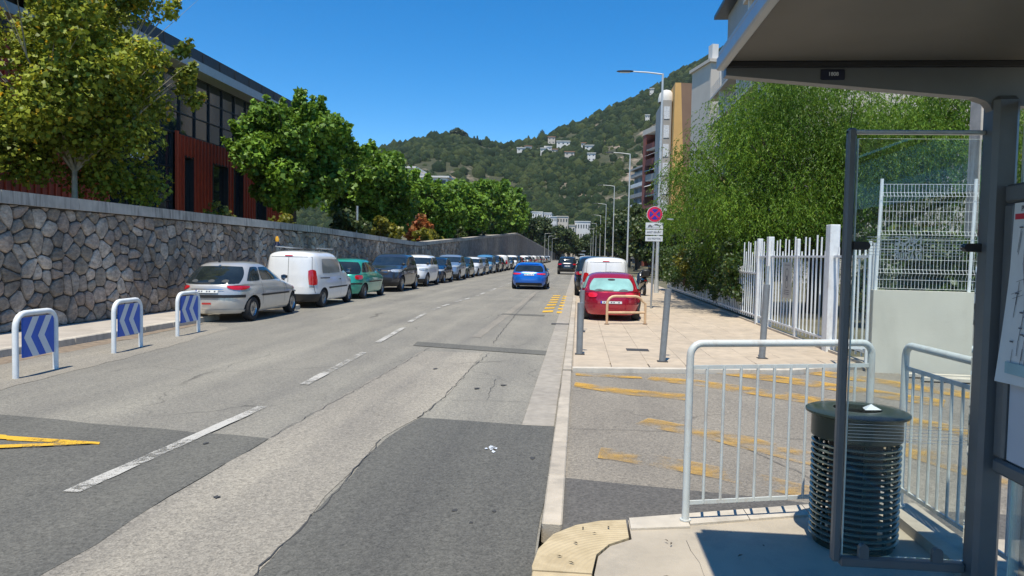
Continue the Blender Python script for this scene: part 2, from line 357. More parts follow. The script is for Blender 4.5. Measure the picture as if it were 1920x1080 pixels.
M['cladding_rib'] = pm('red_cladding_rib', (.55, .075, .028), .55, var=.1, obj=False)
M['bglass'] = pm('building_glass', (.02, .027, .032), .06, var=.3, scale=.4, spec=.8, obj=False)
M['frame_dark'] = pm('dark_frame', (.03, .033, .036), .4); M['beam_grey'] = pm('grey_eaves_panel', (.42, .43, .44), .5, var=.06)
M['roof_dark'] = pm('dark_parapet', (.035, .042, .048), .45, var=.2)
M['bark'] = pm('plane_tree_bark', (.30, .27, .2), .9, var=.4, scale=5, bmp=.6, bscale=14); M['bark_dark'] = pm('dark_bark', (.09, .07, .05), .9, var=.4, scale=5, bmp=.6, bscale=14)
M['leaf_plane'] = leafmat('plane_tree_leaves', (.055, .125, .014), (.175, .31, .038), None, .2, .5, .3)
M['leaf_yellow'] = leafmat('yellowing_leaves', (.08, .125, .014), (.31, .36, .045), (.55, .33, .02), .25, .5, .25)
M['leaf_willow'] = leafmat('willow_leaves', (.05, .12, .013), (.15, .255, .028), (.23, .26, .045), .32, .5, .25)
M['leaf_hedge'] = leafmat('hedge_leaves', (.022, .055, .010), (.07, .12, .018), (.22, .22, .03), .22)
M['leaf_far'] = leafmat('distant_leaves', (.026, .052, .014), (.075, .11, .028), (.13, .13, .04), .2)
M['leaf_dark'] = leafmat('dark_tree_leaves', (.018, .038, .012), (.045, .075, .02), None, .2)
M['leaf_orange'] = leafmat('orange_flowers', (.16, .12, .03), (.55, .17, .06), (.10, .15, .03), .3)
M['leaf_dry'] = leafmat('yellow_green_shrub', (.10, .12, .015), (.26, .25, .03), None, .3)
M['hill'] = None

# ---------------------------------------------------------------- GROUND, ROAD, PAVEMENTS
def struct(name, mb, m, label=None):
    o = mb.build(name, m); o['kind'] = 'structure'
    if label: o['label'] = label
    return o
g = MB(); g.sheet([(-2500, -400), (2500, -400), (2500, 4000), (-2500, 4000)], -.12); struct('ground', g, M['earth'])
def yy(a, b, n): return [a+(b-a)*i/n for i in range(n+1)]
g = MB(); g.sheet([(-9.4, -6), (-.19, -6), (-.19, 292), (-9.4, 292)], 0.0); road = struct('road', g, M['asph'])
def mark(poly, m, name, z=.004, lab=None):
    o = MB().sheet(poly, z).build(name, m); o['kind'] = 'structure'
    if lab: o['label'] = lab
    return o
def rough_poly(pts, amp=.02, step=.35):
    out = []
    for i in range(len(pts)):
        a = Vector(pts[i]); b = Vector(pts[(i+1) % len(pts)]); L = (b-a).length; n = max(1, int(L/step))
        nrm = Vector((-(b-a).y, (b-a).x)).normalized() if L > 0 else Vector((0, 0))
        for k in range(n):
            p = a+(b-a)*k/n
            if k: p = p+nrm*random.uniform(-amp, amp)
            out.append((p.x, p.y))
    return out
# lighter band along the middle, darker repaired patches on both sides
mark(rough_poly([(-2.70, -5), (-1.62, -5), (-1.60, 3.5), (-1.66, 5.2), (-1.70, 6.4), (-1.56, 7.2), (-1.5, 9), (-1.55, 12.2), (-2.6, 12.2), (-2.66, 6.2)], .03), M['asph_strip'], 'asphalt_strip', .004)
mark(rough_poly([(-1.60, -5), (-.52, -5), (-.19, -5), (-.19, 7.04), (-.52, 7.06), (-1.54, 7.2), (-1.66, 6.3), (-1.62, 5.2), (-1.58, 3.5)], .02), M['asph_dark'], 'asphalt_patch', .008)
mark(rough_poly([(-7.3, 1.5), (-2.70, -5), (-2.64, 3.4), (-2.66, 6.16), (-5.6, 6.62), (-7.6, 6.9)], .03), M['asph_dark2'], 'asphalt_patch', .006)
mark(rough_poly([(-2.96, 13.45), (-.5, 12.7), (-.49, 12.15), (-2.9, 12.85)], .01), M['asph_dark2'], 'trench_patch', .008)
mark([(-2.1, 14.5), (-1.9, 14.5), (-1.75, 34), (-1.95, 34)], M['asph_strip'], 'asphalt_strip', .005)
mark(rough_poly([(-2.1, 20.2), (-.9, 20.0), (-.9, 20.5), (-2.1, 20.6)], .02), M['asph_dark2'], 'trench_patch', .006)
mark([(-.62, 17.7), (-.19, 17.7), (-.19, 17.95), (-.62, 17.95)], M['crack'], 'drain_grate', .012)
def crackline(pts, wd=.012, z=.010):
    mb = MB(); P = []
    for a, b in zip(pts[:-1], pts[1:]):
        a = Vector(a); b = Vector(b); n = max(2, int((b-a).length/.12))
        for k in range(n):
            q = a+(b-a)*k/n; P.append((q.x+random.uniform(-.02, .02), q.y+random.uniform(-.02, .02)))
    P.append(tuple(pts[-1]))
    for a, b in zip(P[:-1], P[1:]):
        d = Vector((b[0]-a[0], b[1]-a[1])); nn = Vector((-d.y, d.x)).normalized()*wd*random.uniform(.12, .34)
        mb.add([(a[0]-nn.x, a[1]-nn.y, z), (b[0]-nn.x, b[1]-nn.y, z), (b[0]+nn.x, b[1]+nn.y, z), (a[0]+nn.x, a[1]+nn.y, z)], [(0, 1, 2, 3)])
    o = mb.build('crack', M['crack']); o['kind'] = 'structure'
crackline([(-1.59, 1), (-1.6, 3.4), (-1.62, 5.0), (-1.70, 6.3)], .02)
crackline([(-1.56, 7.2), (-1.5, 8.3), (-1.5, 11), (-1.45, 12.2)], .014)
crackline([(-1.5, 8.1), (-1.0, 8.2), (-.5, 8.15)], .012)
crackline([(-1.5, 9.7), (-1.05, 9.6), (-1.0, 8.2)], .01); crackline([(-1.55, 13.5), (-1.7, 20), (-1.8, 33)], .02)
crackline([(-2.66, 6.2), (-2.6, 9), (-2.55, 12.6)], .012); crackline([(-.05, 7.0), (1.2, 7.05), (2.4, 6.9), (4, 7.2)], .012)
crackline([(1.3, 7.0), (1.7, 6.0), (1.95, 5.1)], .012); crackline([(-.05, 9.0), (1.6, 9.2), (3.5, 8.8)], .01)
for (x, y, r_) in ((-2.35, 4.62, .03), (-.75, 4.6, .025), (-.62, 4.4, .02), (-.5, 4.62, .018), (-.33, 5.9, .035), (-1.2, 8.9, .05), (-3.1, 5.9, .03), (-2.0, 10.3, .05), (-.9, 9.2, .06)):
    mark([(x+r_*.7*random.uniform(.5, 1.4)*math.cos(a), y+r_*random.uniform(.5, 1.4)*math.sin(a)) for a in [k*.7 for k in range(9)]], M['crack'] if r_ < .06 else M['asph_band'], 'stain', .012)
# dashed centre line
for (x0, y0, x1, y1) in ((-3.34, 4.57, -3.27, 7.4), (-3.33, 8.74, -3.47, 11.75), (-3.62, 13.1, -3.80, 15.9), (-3.99, 17.28, -4.16, 19.9), (-4.22, 21.26, -4.2, 23.8),
                         (-4.17, 24.9, -4.05, 27.4), (-4.0, 28.9, -4.0, 31.6), (-4, 33, -4, 35.8), (-4, 37.2, -4, 40), (-4, 41.4, -4, 44.2), (-4, 46, -4, 49)):
    o = mark(rough_poly([(x0-.06, y0), (x0+.06, y0), (x1+.055, y1), (x1-.055, y1)], .005, .2), M['white_line'], 'road_line', .013)
mark([(-4.9, 5.86), (-3.97, 5.79), (-3.93, 5.72), (-4.75, 5.72)], M['yellow_line'], 'yellow_marking', .0125)
mark([(-6.5, 6.0), (-4.88, 5.865), (-4.7, 5.73), (-6.5, 5.86)], M['yellow_line'], 'yellow_marking', .0165)
mark([(-5.4, 5.15), (-4.1, 5.66), (-3.95, 5.74), (-4.2, 5.71), (-5.4, 5.30)], M['yellow_line'], 'yellow_marking', .0205)
# bus lettering in the parking strip: worn yellow strokes
for i in range(7):
    y = 21.3+i*1.45
    mark([(-1.02, y), (-.72, y+.25), (-.72, y+.95), (-1.02, y+.7)], M['yellow_line'], 'yellow_marking', .012)
    mark([(-.60, y-.1), (-.45, y-.1), (-.45, y+.55), (-.60, y+.55)], M['yellow_line'], 'yellow_marking', .012)
# right gutter slabs and kerb stones
gut = thing('gutter', 'row of worn grey concrete slabs set along the right kerb', 'gutter', (-.35, 7, 0)); gut['kind'] = 'structure'; del gut['category']
y = 7.07
gm = MB().box(-.16, .152, 0, .985, -.05, .010, bev=.004)
gp = gm.build('slab', M['gutter'], gut, world=False); gp.location = (0, .07, 0)
for i in range(1, 60):
    c = gp.copy(); c.location = (random.uniform(-.003, .003), .07+i*1.0, 0); col.objects.link(c)
struct('gutter_far', MB().box(-.5, -.2, 67.1, 330, -.05, .010), M['gutter'])
kr = thing('kerb', 'long line of pale kerb stones along the right side of the road', 'kerb', (-.12, 4, 0)); kr['kind'] = 'structure'; del kr['category']
kmA = MB().box(-.065, .06, 0, .99, -.1, .035, bev=.01); kmB = MB().box(-.065, .06, 0, .99, -.1, .065, bev=.012)
ka = kmA.build('kerb_stone', M['kerb'], kr, world=False); ka.location = (0, .4, 0)
kb = kmB.build('kerb_stone', M['kerb'], kr, world=False); kb.location = (0, 6.4, 0)
for i in range(1, 60):
    if i == 6: continue
    c = (ka if i < 6 else kb).copy(); c.location = (0, .4+i, 0); c.rotation_euler = (0, 0, random.uniform(-.004, .004)); col.objects.link(c)
struct('kerb_far', MB().box(-.19, -.06, 64.4, 330, -.1, .065), M['kerb'])
# driveway
struct('driveway', MB().sheet([(-.06, 4.2), (14, 4.2), (14, 13), (4.2, 11.6), (3.2, 10.9), (-.06, 10.42)], .002), M['asph_drive'])
mark(rough_poly([(-.06, 4.25), (.3, 4.22), (1.5, 4.55), (6, 4.55), (6, 5.0), (1.7, 5.08), (.9, 5.25), (.3, 5.35), (-.06, 5.42)], .015), M['asph_band'], 'asphalt_patch', .006)
for q in ([(-.02, 9.25), (.55, 8.95), (1.35, 8.72), (1.4, 9.0), (.6, 9.2), (-.02, 9.5)], [(.95, 10.0), (1.6, 9.65), (2.6, 8.9), (3.2, 8.5), (3.3, 8.8), (2.6, 9.35), (1.6, 10.0), (1.0, 10.2)],
          [(1.8, 10.9), (3.0, 10.0), (4.3, 8.9), (4.45, 9.25), (3.1, 10.4), (2.2, 11.0)], [(3.2, 11.2), (4.3, 10.1), (5.4, 9.0), (5.5, 9.4), (4.4, 10.5), (3.6, 11.3)],
          [(.2, 6.0), (.8, 5.75), (1.5, 5.35), (1.9, 5.1), (2.0, 5.3), (1.3, 5.75), (.6, 6.12), (.2, 6.25)], [(.6, 7.3), (1.3, 6.75), (2.1, 6.0), (2.3, 6.2), (1.5, 6.95), (.7, 7.5)],
          [(2.3, 7.2), (2.9, 6.4), (3.3, 5.7), (3.6, 5.8), (3.1, 6.7), (2.5, 7.4)], [(3.1, 8.1), (3.8, 7.2), (4.5, 6.2), (4.8, 6.4), (4.0, 7.5), (3.3, 8.3)], [(.0, 10.15), (.9, 10.1), (.9, 10.22), (.0, 10.3)]):
    cq = (sum(p[0] for p in q)/len(q), sum(p[1] for p in q)/len(q))
    dq = Vector((max(q)[0]-min(q)[0], max(q)[1]-min(q)[1])).normalized(); nq = Vector((-dq.y, dq.x))
    q2 = []
    for p in q:
        v_ = Vector((p[0]-cq[0], p[1]-cq[1])); u_ = v_.dot(dq); w__ = v_.dot(nq)*1.45
        q2.append((cq[0]+dq.x*u_+nq.x*w__, cq[1]+dq.y*u_+nq.y*w__))
    mark(rough_poly(q2, .02, .15), M['yellow_worn'] if cq[1] > 8.3 else M['yellow_worn2'], 'yellow_marking', .011, 'worn yellow hatching stripe')
# bus platform: concrete slab, tan tactile corner
arc = [(-.19, 3.5), (-.17, 3.72), (-.10, 3.93), (.02, 4.08), (.16, 4.17), (.30, 4.215)]
arc_in = [(.10, 3.45), (.13, 3.68), (.20, 3.83), (.31, 3.93)]
struct('bus_platform', MB().prism([(.11, -4), (2.02, -4), (2.02, 4.66), (1.5, 4.55), (.32, 4.215), (.32, 3.93), (.20, 3.82), (.135, 3.68), (.11, 3.46)], -.05, .14), M['concrete'])
struct('lower_pavement', MB().prism([(2.05, -4), (9, -4), (9, 4.5), (2.05, 4.5)], -.05, .04), M['concrete'])
kk = thing('kerb', 'curved tan tactile kerb slabs wrapping the platform corner', 'kerb', (0, 4, 0)); kk['kind'] = 'structure'; del kk['category']
MB().prism([(-.185, 3.46), (.10, 3.46), (.10, 3.47), (.125, 3.685), (.195, 3.83), (.305, 3.935), (.305, 4.205)]+arc[::-1][1:], -.05, .147).build('kerb_stone', M['tan_rib'], kk)
for i in range(6):
    MB().box(-.185, .10, 3.45-.5*(i+1)+.008, 3.45-.5*i, -.05, .147, bev=.006).build('kerb_stone', M['tan'], kk)
MB().prism([(.325, 4.06), (.66, 4.14), (.66, 4.345), (.325, 4.225)], .141, .152).build('kerb_stone', M['kerb_white'], kk)
for a, b in ((.665, 1.02), (1.025, 1.4), (1.405, 1.78)):
    f = lambda x: 4.225+(x-.32)*.355
    MB().prism([(a, f(a)-.17), (b, f(b)-.17), (b, f(b)), (a, f(a))], .02, .153).build('kerb_stone', M['kerb_white'], kk)
MB().prism([(1.86, 3.2), (2.06, 3.2), (2.06, 4.6), (1.86, 4.55)], .1405, .20).build('kerb_stone', M['kerb'], kk)
crackline([(.62, 3.95), (.66, 3.4)], .004, .1415)
# right pavement: laid slabs near, one sheet beyond
struct('pavement', MB().prism([(-.06, 10.46), (3.1, 10.95), (4.1, 11.6), (4.6, 11.6), (4.6, 330), (-.06, 330)], -.05, .034), M['joint'])
pv = thing('paving', 'beige square slabs laid on the pavement beyond the driveway', 'paving', (0, 10.5, 0)); pv['kind'] = 'structure'; del pv['category']
MB().prism([(-.05, 10.43), (3.1, 10.92), (4.12, 11.57), (4.12, 11.70), (3.05, 11.07), (-.05, 10.58)], -.02, .066).build('edging', M['kerb_white'], pv)
tm = MB().box(.002, .548, .002, .548, 0, .058, bev=.003)
proto = None
def fy(x): return 10.60+max(0, x)*.16+(max(0, x-3)*.5)
for i in range(8):
    for j in range(28):
        x = -.045+i*.56; y = 10.6+j*.55
        if y < fy(x+.5)-.02: 
            if y+.55 > fy(x+.5)+.1:
                MB().prism([(x+.006, fy(x)), (x+.544, fy(x+.55)), (x+.544, y+.544), (x+.006, y+.544)], 0, .0585).build('tile', M['tile'], pv)
            continue
        if proto is None: proto = tm.build('tile', M['tile'], pv, world=False); o = proto
        else: o = proto.copy(); col.objects.link(o)
        o.location = (x, y-10.5, random.uniform(-.0015, .0015)); o.scale = (1.02, 1, 1)
struct('pavement_far', MB().prism([(-.06, 26.02), (4.6, 26.02), (4.6, 330), (-.06, 330)], .036, .0585), M['tile'])
MB().box(.86, 1.24, 12.65, 12.95, .05, .064).build('drain_cover', M['crack'], pv)
# left side: kerb, pavement and dirt
lk = thing('kerb', 'low white kerb stones below the stone wall on the left', 'kerb', (-8.45, 4, 0)); lk['kind'] = 'structure'; del lk['category']
for i in range(14):
    y0 = 2.6+i
    if y0 > 15.6: break
    MB().box(-8.53+random.uniform(-.004, .004), -8.38, y0, y0+.992, -.05, .125, bev=.015).build('kerb_stone', M['kerb_white'], lk)
MB().prism([(-8.53, 15.61), (-8.38, 15.61), (-8.42, 16.1), (-8.6, 16.45), (-9.2, 16.6), (-9.2, 16.45), (-8.68, 16.3)], -.05, .122).build('kerb_stone', M['kerb_white'], lk)
MB().prism([(-9.25, 19.75), (-8.0, 19.75), (-7.85, 19.9), (-7.85, 20.25), (-8.0, 20.4), (-9.25, 20.4)], -.05, .12).build('kerb_stone', M['kerb_white'], lk)
for i in range(40): MB().box(-9.42, -9.27, 16.6+i*2, 18.59+i*2, -.05, .11, bev=.012).build('kerb_stone', M['kerb'], lk)
M['pave_left'] = pm('left_pavement', (.42, .375, .32), .9, var=.15, scale=1.5, bmp=.3, bscale=60, obj=False, dirt=(.2, .17, .13), dscale=1.2, damt=.5)
struct('pavement_left', MB().prism([(-10.2, 0), (-8.53, 0), (-8.53, 15.6), (-8.66, 16.3), (-9.2, 16.5), (-9.42, 16.6), (-9.42, 330), (-10.2, 330)], -.05, .10), M['pave_left'])
mark(rough_poly([(-8.38, 2), (-8.1, 2), (-7.95, 7), (-7.9, 10), (-8.05, 13), (-8.2, 15.5), (-8.38, 15.6)], .06), M['dirt'], 'gutter_dirt', .005)
M['pale_asph'] = asphalt('dusty_asphalt', (.265, .245, .205), speck=.8, crack=.2, worn=.15)
mark(rough_poly([(-8.0, 2), (-6.9, 2), (-6.5, 7), (-6.75, 11), (-7.2, 14.6), (-7.9, 15.6), (-8.1, 15.5), (-7.95, 11), (-7.85, 7)], .06), M['pale_asph'], 'gutter_dust', .0035)

# ---------------------------------------------------------------- STONE WALL
WX = -10.1
def wtop(y):
    ys = [0, 28, 45.6, 121, 256, 400]; zs = [2.62, 2.6, 2.34, 5.33, 3.6, 3.0]
    return float(np.interp(y, ys, zs))
wall = thing('stone_wall', 'long grey rubble stone retaining wall with concrete coping on the left', 'wall', (WX, 20, 0))
cy = [4, 28, 45.6, 60, 80, 100, 121, 160, 200, 256, 330]
mb = MB()
for a, b in zip(cy[:-1], cy[1:]):
    za, zb = wtop(a)-.22, wtop(b)-.22
    mb.add([(WX, a, 0), (WX, b, 0), (WX, b, zb), (WX, a, za), (WX-.5, a, 0), (WX-.5, b, 0), (WX-.5, b, zb), (WX-.5, a, za)],
           [(0, 1, 2, 3), (3, 2, 6, 7), (5, 4, 7, 6), (0, 3, 7, 4), (1, 5, 6, 2)])
mb.build('backing', M['mortar'], wall)
def clip(poly, px, py, nx, ny):
    out = []; n = len(poly)
    for i in range(n):
        a = poly[i]; b = poly[(i+1) % n]
        da = (a[0]-px)*nx+(a[1]-py)*ny; db = (b[0]-px)*nx+(b[1]-py)*ny
        if da <= 0: out.append(a)
        if (da < 0 < db) or (db < 0 < da):
            t = da/(da-db); out.append((a[0]+(b[0]-a[0])*t, a[1]+(b[1]-a[1])*t))
    return out
def wall_cells(y0, y1, cw, chh):
    pts = []; r = 0; z = .1
    while z < wtop(y0)+3.2:
        yq = y0-cw+(cw/2 if r % 2 else 0)
        while yq < y1+cw:
            pts.append((yq+random.uniform(-.44, .44)*cw, z+random.uniform(-.44, .44)*chh)); yq += cw
        z += chh; r += 1
    A = np.array(pts); res = []
    for i, (py, pz) in enumerate(pts):
        if py < y0 or py > y1: continue
        zt = wtop(py)-.235
        if pz > zt+.1: continue
        poly = [(py-1, max(.1, pz-1)), (py+1, max(.1, pz-1)), (py+1, min(zt, pz+1)), (py-1, min(zt, pz+1))]
        if poly[2][1] <= poly[0][1]+.03: continue
        d = np.abs(A-A[i]); near = np.where((d[:, 0] < cw*2.6) & (d[:, 1] < chh*2.6))[0]
        for j in near:
            if j == i: continue
            qx, qz = pts[j]; poly = clip(poly, (py+qx)/2, (pz+qz)/2, qx-py, qz-pz)
            if len(poly) < 3: break
        if len(poly) >= 3: res.append((py, pz, poly))
    return res
def stone_into(mb, py, pz, poly, gap=.009, depth=None):
    cyy = sum(p[0] for p in poly)/len(poly); czz = sum(p[1] for p in poly)/len(poly)
    rad = max(.03, min(math.hypot(p[0]-cyy, p[1]-czz) for p in poly))
    def shr(k):
        return [(cyy+(p[0]-cyy)*max(.2, 1-k/math.hypot(p[0]-cyy, p[1]-czz)), czz+(p[1]-czz)*max(.2, 1-k/math.hypot(p[0]-cyy, p[1]-czz))) for p in poly]
    # chamfer the sharp corners so the stones read as rounded rubble
    def rnd(pl):
        out = []
        for i in range(len(pl)):
            a, b = pl[i], pl[(i+1) % len(pl)]
            if math.hypot(a[0]-b[0], a[1]-b[1]) < .05: out.append(((a[0]+b[0])/2, (a[1]+b[1])/2)); continue
            out += [(a[0]*.8+b[0]*.2, a[1]*.8+b[1]*.2), (a[0]*.2+b[0]*.8, a[1]*.2+b[1]*.8)]
        return out
    d = depth or random.uniform(.025, .06)
    P0 = rnd(poly)
    if len(P0) < 4: return
    poly = P0; L0 = shr(gap); L1 = shr(gap+.012); L2 = [((a[0]-cyy)*.62+cyy, (a[1]-czz)*.62+czz) for a in L1]
    n = len(L0)
    if n < 3: return
    tx, tz = random.uniform(-.04, .04), random.uniform(-.05, .05)
    vs = [(WX-.01, a, b) for a, b in L0]+[(WX+d*.62, a, b) for a, b in L1]
    vs += [(WX+d+random.uniform(-.004, .006)+tx*(a-cyy)+tz*(b-czz), a, b) for a, b in L2]+[(WX+d+.004, cyy, czz)]
    fs = []
    for r_ in (0, 1):
        for i in range(n): fs.append((r_*n+i, r_*n+(i+1) % n, (r_+1)*n+(i+1) % n, (r_+1)*n+i))
    for i in range(n): fs.append((2*n+i, 2*n+(i+1) % n, 3*n))
    mb.add(vs, fs)
cells = wall_cells(10.8, 62, .40, .24)
cells.sort(key=lambda c: c[0])
cnt = 0; st = MB()
for py, pz, poly in cells:
    if py > 11.2 and cnt < 300:
        m1 = MB(); stone_into(m1, py, pz, poly)
        if m1.v: m1.build('stone', M['stone'], wall, smooth=False); cnt += 1
    else: stone_into(st, py, pz, poly)
o = st.build('stonework', M['stone'], wall); o['kind'] = 'stuff'
# far part of the wall: rough render with vertical streaks
M['wall_far'] = pm('weathered_wall_face', (.25, .225, .195), .95, var=.5, scale=3.5, obj=False, bmp=.9, bscale=6, dirt=(.04, .04, .04), dscale=.5, damt=.7)
mb = MB()
for a, b in ((62, 80), (80, 100), (100, 121), (121, 160), (160, 200), (200, 256), (256, 330)):
    za, zb = wtop(a)-.22, wtop(b)-.22
    mb.add([(WX+.03, a, .1), (WX+.03, b, .1), (WX+.03, b, zb), (WX+.03, a, za)], [(0, 1, 2, 3)])
mb.build('far_face', M['wall_far'], wall)
y = 8.0
while y < 256:
    L = 2.0 if y < 60 else 6.0
    z0, z1 = wtop(y), wtop(y+L); e = .006
    m1 = MB(); x0, x1 = WX-.5, WX+.09
    m1.add([(x0, y+e, z0-.23), (x1, y+e, z0-.23), (x1, y+L-e, z1-.23), (x0, y+L-e, z1-.23), (x0, y+e, z0), (x1-.01, y+e, z0), (x1-.01, y+L-e, z1), (x0, y+L-e, z1)],
           [(0, 3, 2, 1), (4, 5, 6, 7), (0, 1, 5, 4), (1, 2, 6, 5), (2, 3, 7, 6), (3, 0, 4, 7)])
    m1.build('coping_stone', M['cap'], wall); y += L
# raised ground behind the wall
mb = MB(); yq = [0, 28, 45.6, 60, 80, 100, 121, 160, 200, 256, 330]
for a, b in zip(yq[:-1], yq[1:]):
    mb.add([(WX-.5, a, wtop(a)-.3), (WX-.5, b, wtop(b)-.3), (-70, b, wtop(b)-.2), (-70, a, wtop(a)-.2)], [(0, 1, 2, 3)])
struct('terrace_ground', mb, M['earth'])

# ---------------------------------------------------------------- BUS SHELTER
sh = thing('bus_shelter', 'dark grey bus shelter with flat roof, glass end pane and map case', 'bus shelter', (1.72, 3.25, .14))
def arcpts(c, r, a0, a1, n=6): return [(c[0]+r*math.cos(a0+(a1-a0)*k/n), c[1]+r*math.sin(a0+(a1-a0)*k/n)) for k in range(n+1)]
# roof tray: soffit panel, thin outer fascia and end beam that deepens towards the post
MB().box(.60, 2.15, -1.6, 3.17, 2.475, 2.50, bev=.004).build('roof_soffit', M['soffit'], sh)
MB().box(.565, 2.2, -1.65, 3.2, 2.502, 2.522, bev=.004).build('roof_top', M['fascia'], sh)
MB().box(.560, .597, -1.65, 3.215, 2.445, 2.50, bev=.006).build('roof_fascia', M['fascia'], sh)
bm_ = MB()
prof = [(.600, 2.425), (1.60, 2.335), (1.70, 2.30), (2.25, 2.30), (2.25, 2.498), (.600, 2.498)]
n = len(prof)
vs = [(x, 3.205, z) for x, z in prof]+[(x, 3.262, z) for x, z in prof]
bm_.add(vs, [tuple(range(n)), tuple(reversed(range(n, 2*n)))]+[(i, n+i, n+(i+1) % n, (i+1) % n) for i in range(n)])
bm_.build('roof_beam', M['shelter'], sh)
MB().box(.60, 2.15, 3.174, 3.203, 2.455, 2.4735).build('roof_seam', M['black'], sh)
# curved knee between post and beam
kn = MB()
pr = [(1.675, 2.26)]+arcpts((1.60, 2.26), .075, 0, math.pi/2, 6)[0:]+[(1.60, 2.34), (1.70, 2.34), (1.70, 2.26)]
vs = [(x, 3.207, z) for x, z in pr]+[(x, 3.258, z) for x, z in pr]; n = len(pr)
kn.add(vs, [tuple(range(n)), tuple(reversed(range(n, 2*n)))]+[(i, n+i, n+(i+1) % n, (i+1) % n) for i in range(n)])
kn.build('knee_bracket', M['shelter'], sh)
MB().box(1.672, 1.775, 3.18, 3.29, .14, 2.34, bev=.018).build('post', M['shelter'], sh)
MB().box(1.64, 1.81, 3.15, 3.32, .14, .155, bev=.004).build('base_plate', M['galv'], sh)
MB().box(1.12, 1.155, 3.235, 3.275, .355, 2.215, bev=.008).build('pane_post', M['shelter'], sh)
MB().box(1.157, 1.67, 3.238, 3.272, .335, .375, bev=.006).build('pane_rail', M['shelter'], sh)
MB().box(1.12, 1.672, 3.24, 3.27, 2.19, 2.207, bev=.004).build('pane_rail', M['galv'], sh)
MB().box(1.168, 1.664, 3.250, 3.260, .385, 2.172).build('glass_pane', M['glass'], sh)
MB().box(1.1635, 1.1675, 3.249, 3.261, .385, 2.172).build('glass_edge', M['glass_edge'], sh)
for (x, z) in ((1.157, 1.72), (1.615, 1.72)):
    m1 = MB(); pl = arcpts((x+.052, z), .0175, -math.pi/2, math.pi/2, 6)+[(x, z+.0175), (x, z-.0175)] if x < 1.3 else arcpts((x+.006, z), .0175, math.pi/2, 3*math.pi/2, 6)+[(x+.06, z-.0175), (x+.06, z+.0175)]
    vs = [(a, 3.236, b) for a, b in pl]+[(a, 3.274, b) for a, b in pl]; n = len(pl)
    m1.add(vs, [tuple(range(n)), tuple(reversed(range(n, 2*n)))]+[(i, n+i, n+(i+1) % n, (i+1) % n) for i in range(n)]); m1.build('pane_clamp', M['black'], sh)
for x in (1.255, 1.56):
    m1 = MB(); pl = [(x-.02, .372), (x+.02, .372)]+arcpts((x, .415), .02, 0, math.pi, 6)
    vs = [(a, 3.242, b) for a, b in pl]+[(a, 3.268, b) for a, b in pl]; n = len(pl)
    m1.add(vs, [tuple(range(n)), tuple(reversed(range(n, 2*n)))]+[(i, n+i, n+(i+1) % n, (i+1) % n) for i in range(n)]); m1.build('pane_clamp', M['shelter'], sh)
# sticker lettering seen from behind (mirrored) with fine safety lines
def text_obj(txt, size, m, parent, mat, ext=.0006, name='lettering', align='CENTER', sx=1.0):
    cu = bpy.data.curves.new(name, 'FONT'); cu.body = txt; cu.size = size; cu.extrude = ext; cu.align_x = align; cu.align_y = 'CENTER'
    cu.offset = size*.02
    to = bpy.data.objects.new(name, cu); col.objects.link(to)
    me = bpy.data.meshes.new_from_object(to); bpy.data.objects.remove(to)
    me.transform(mat @ Matrix.Diagonal((sx, 1, 1, 1))); me.materials.append(m)
    off = wloc(parent); me.transform(Matrix.Translation(-off))
    o = bpy.data.objects.new(name, me); col.objects.link(o); o.parent = parent; return o
def face_to(cam_y_dir, x, y, z, mirror=False):   # text plane facing -Y
    mt = Matrix.Translation((x, y, z)) @ Matrix.Rotation(R(90), 4, 'X')
    if mirror: mt = mt @ Matrix.Diagonal((-1, 1, 1, 1))
    return mt
st_ = MB().box(1.16, 1.161, 3.2615, 3.2620, 1.7, 1.701)
for k, (t_, sx) in enumerate((("NICE", 1.12), ("CÔTE", .98), ("D'AZUR", .70))):
    text_obj(t_, .045, M['frost'], sh, face_to(0, 1.385, 3.2485, 1.745-k*.034, True), .0004, 'lettering', sx=sx)
for k in range(7):
    z = 1.757-k*.0125
    for xa, xb in ((1.215, 1.325), (1.445, 1.60)): MB().box(xa, xb, 3.2478, 3.2484, z, z+.0022).build('sticker_line', M['frost'], sh)
for k in range(6):
    z = .955-k*.014
    MB().box(1.17, 1.66, 3.2478, 3.2483, z, z+.0014).build('sticker_line', M['frost'], sh)
pq = MB().box(.985, 1.082, 3.198, 3.2045, 2.405, 2.448, bev=.003).build('plaque', M['navy'], sh)
text_obj("1808", .021, M['sign_white'], sh, face_to(0, 1.035, 3.1972, 2.4275), .0004)
# back wall of the shelter: clear upper light, map case with sagging paper map, glass below
MB().box(1.776, 1.80, .2, 3.178, 2.285, 2.32, bev=.004).build('wall_rail', M['shelter'], sh)
MB().box(1.785, 1.793, .2, 3.155, 1.98, 2.28).build('glass_pane', M['glass'], sh)
MB().box(1.776, 1.806, 3.155, 3.17, 1.98, 2.284).build('glass_edge', M['glass_edge'], sh)
MB().box(1.785, 1.793, .2, 3.14, .32, .80).build('glass_pane', M['glass'], sh)
MB().box(1.784, 1.794, 3.141, 3.147, .32, .80).build('glass_edge', M['glass_edge'], sh)
cs = MB(); DX = -.062; cs.box(1.775+DX, 1.85+DX, 1.2, 3.165, 1.90, 1.975, bev=.01); cs.box(1.775+DX, 1.85+DX, 1.2, 3.165, .80, .862, bev=.012); cs.box(1.775+DX, 1.85+DX, 3.095, 3.165, .864, 1.898, bev=.01); cs.box(1.80+DX, 1.85+DX, 1.22, 3.09, .86, 1.90)
cs.build('map_case', M['shelter'], sh)
MB().box(1.790+DX, 1.799+DX, 1.25, 3.088, .87, 1.30).build('poster', M['poster'], sh)
mp = MB(); nz = 14
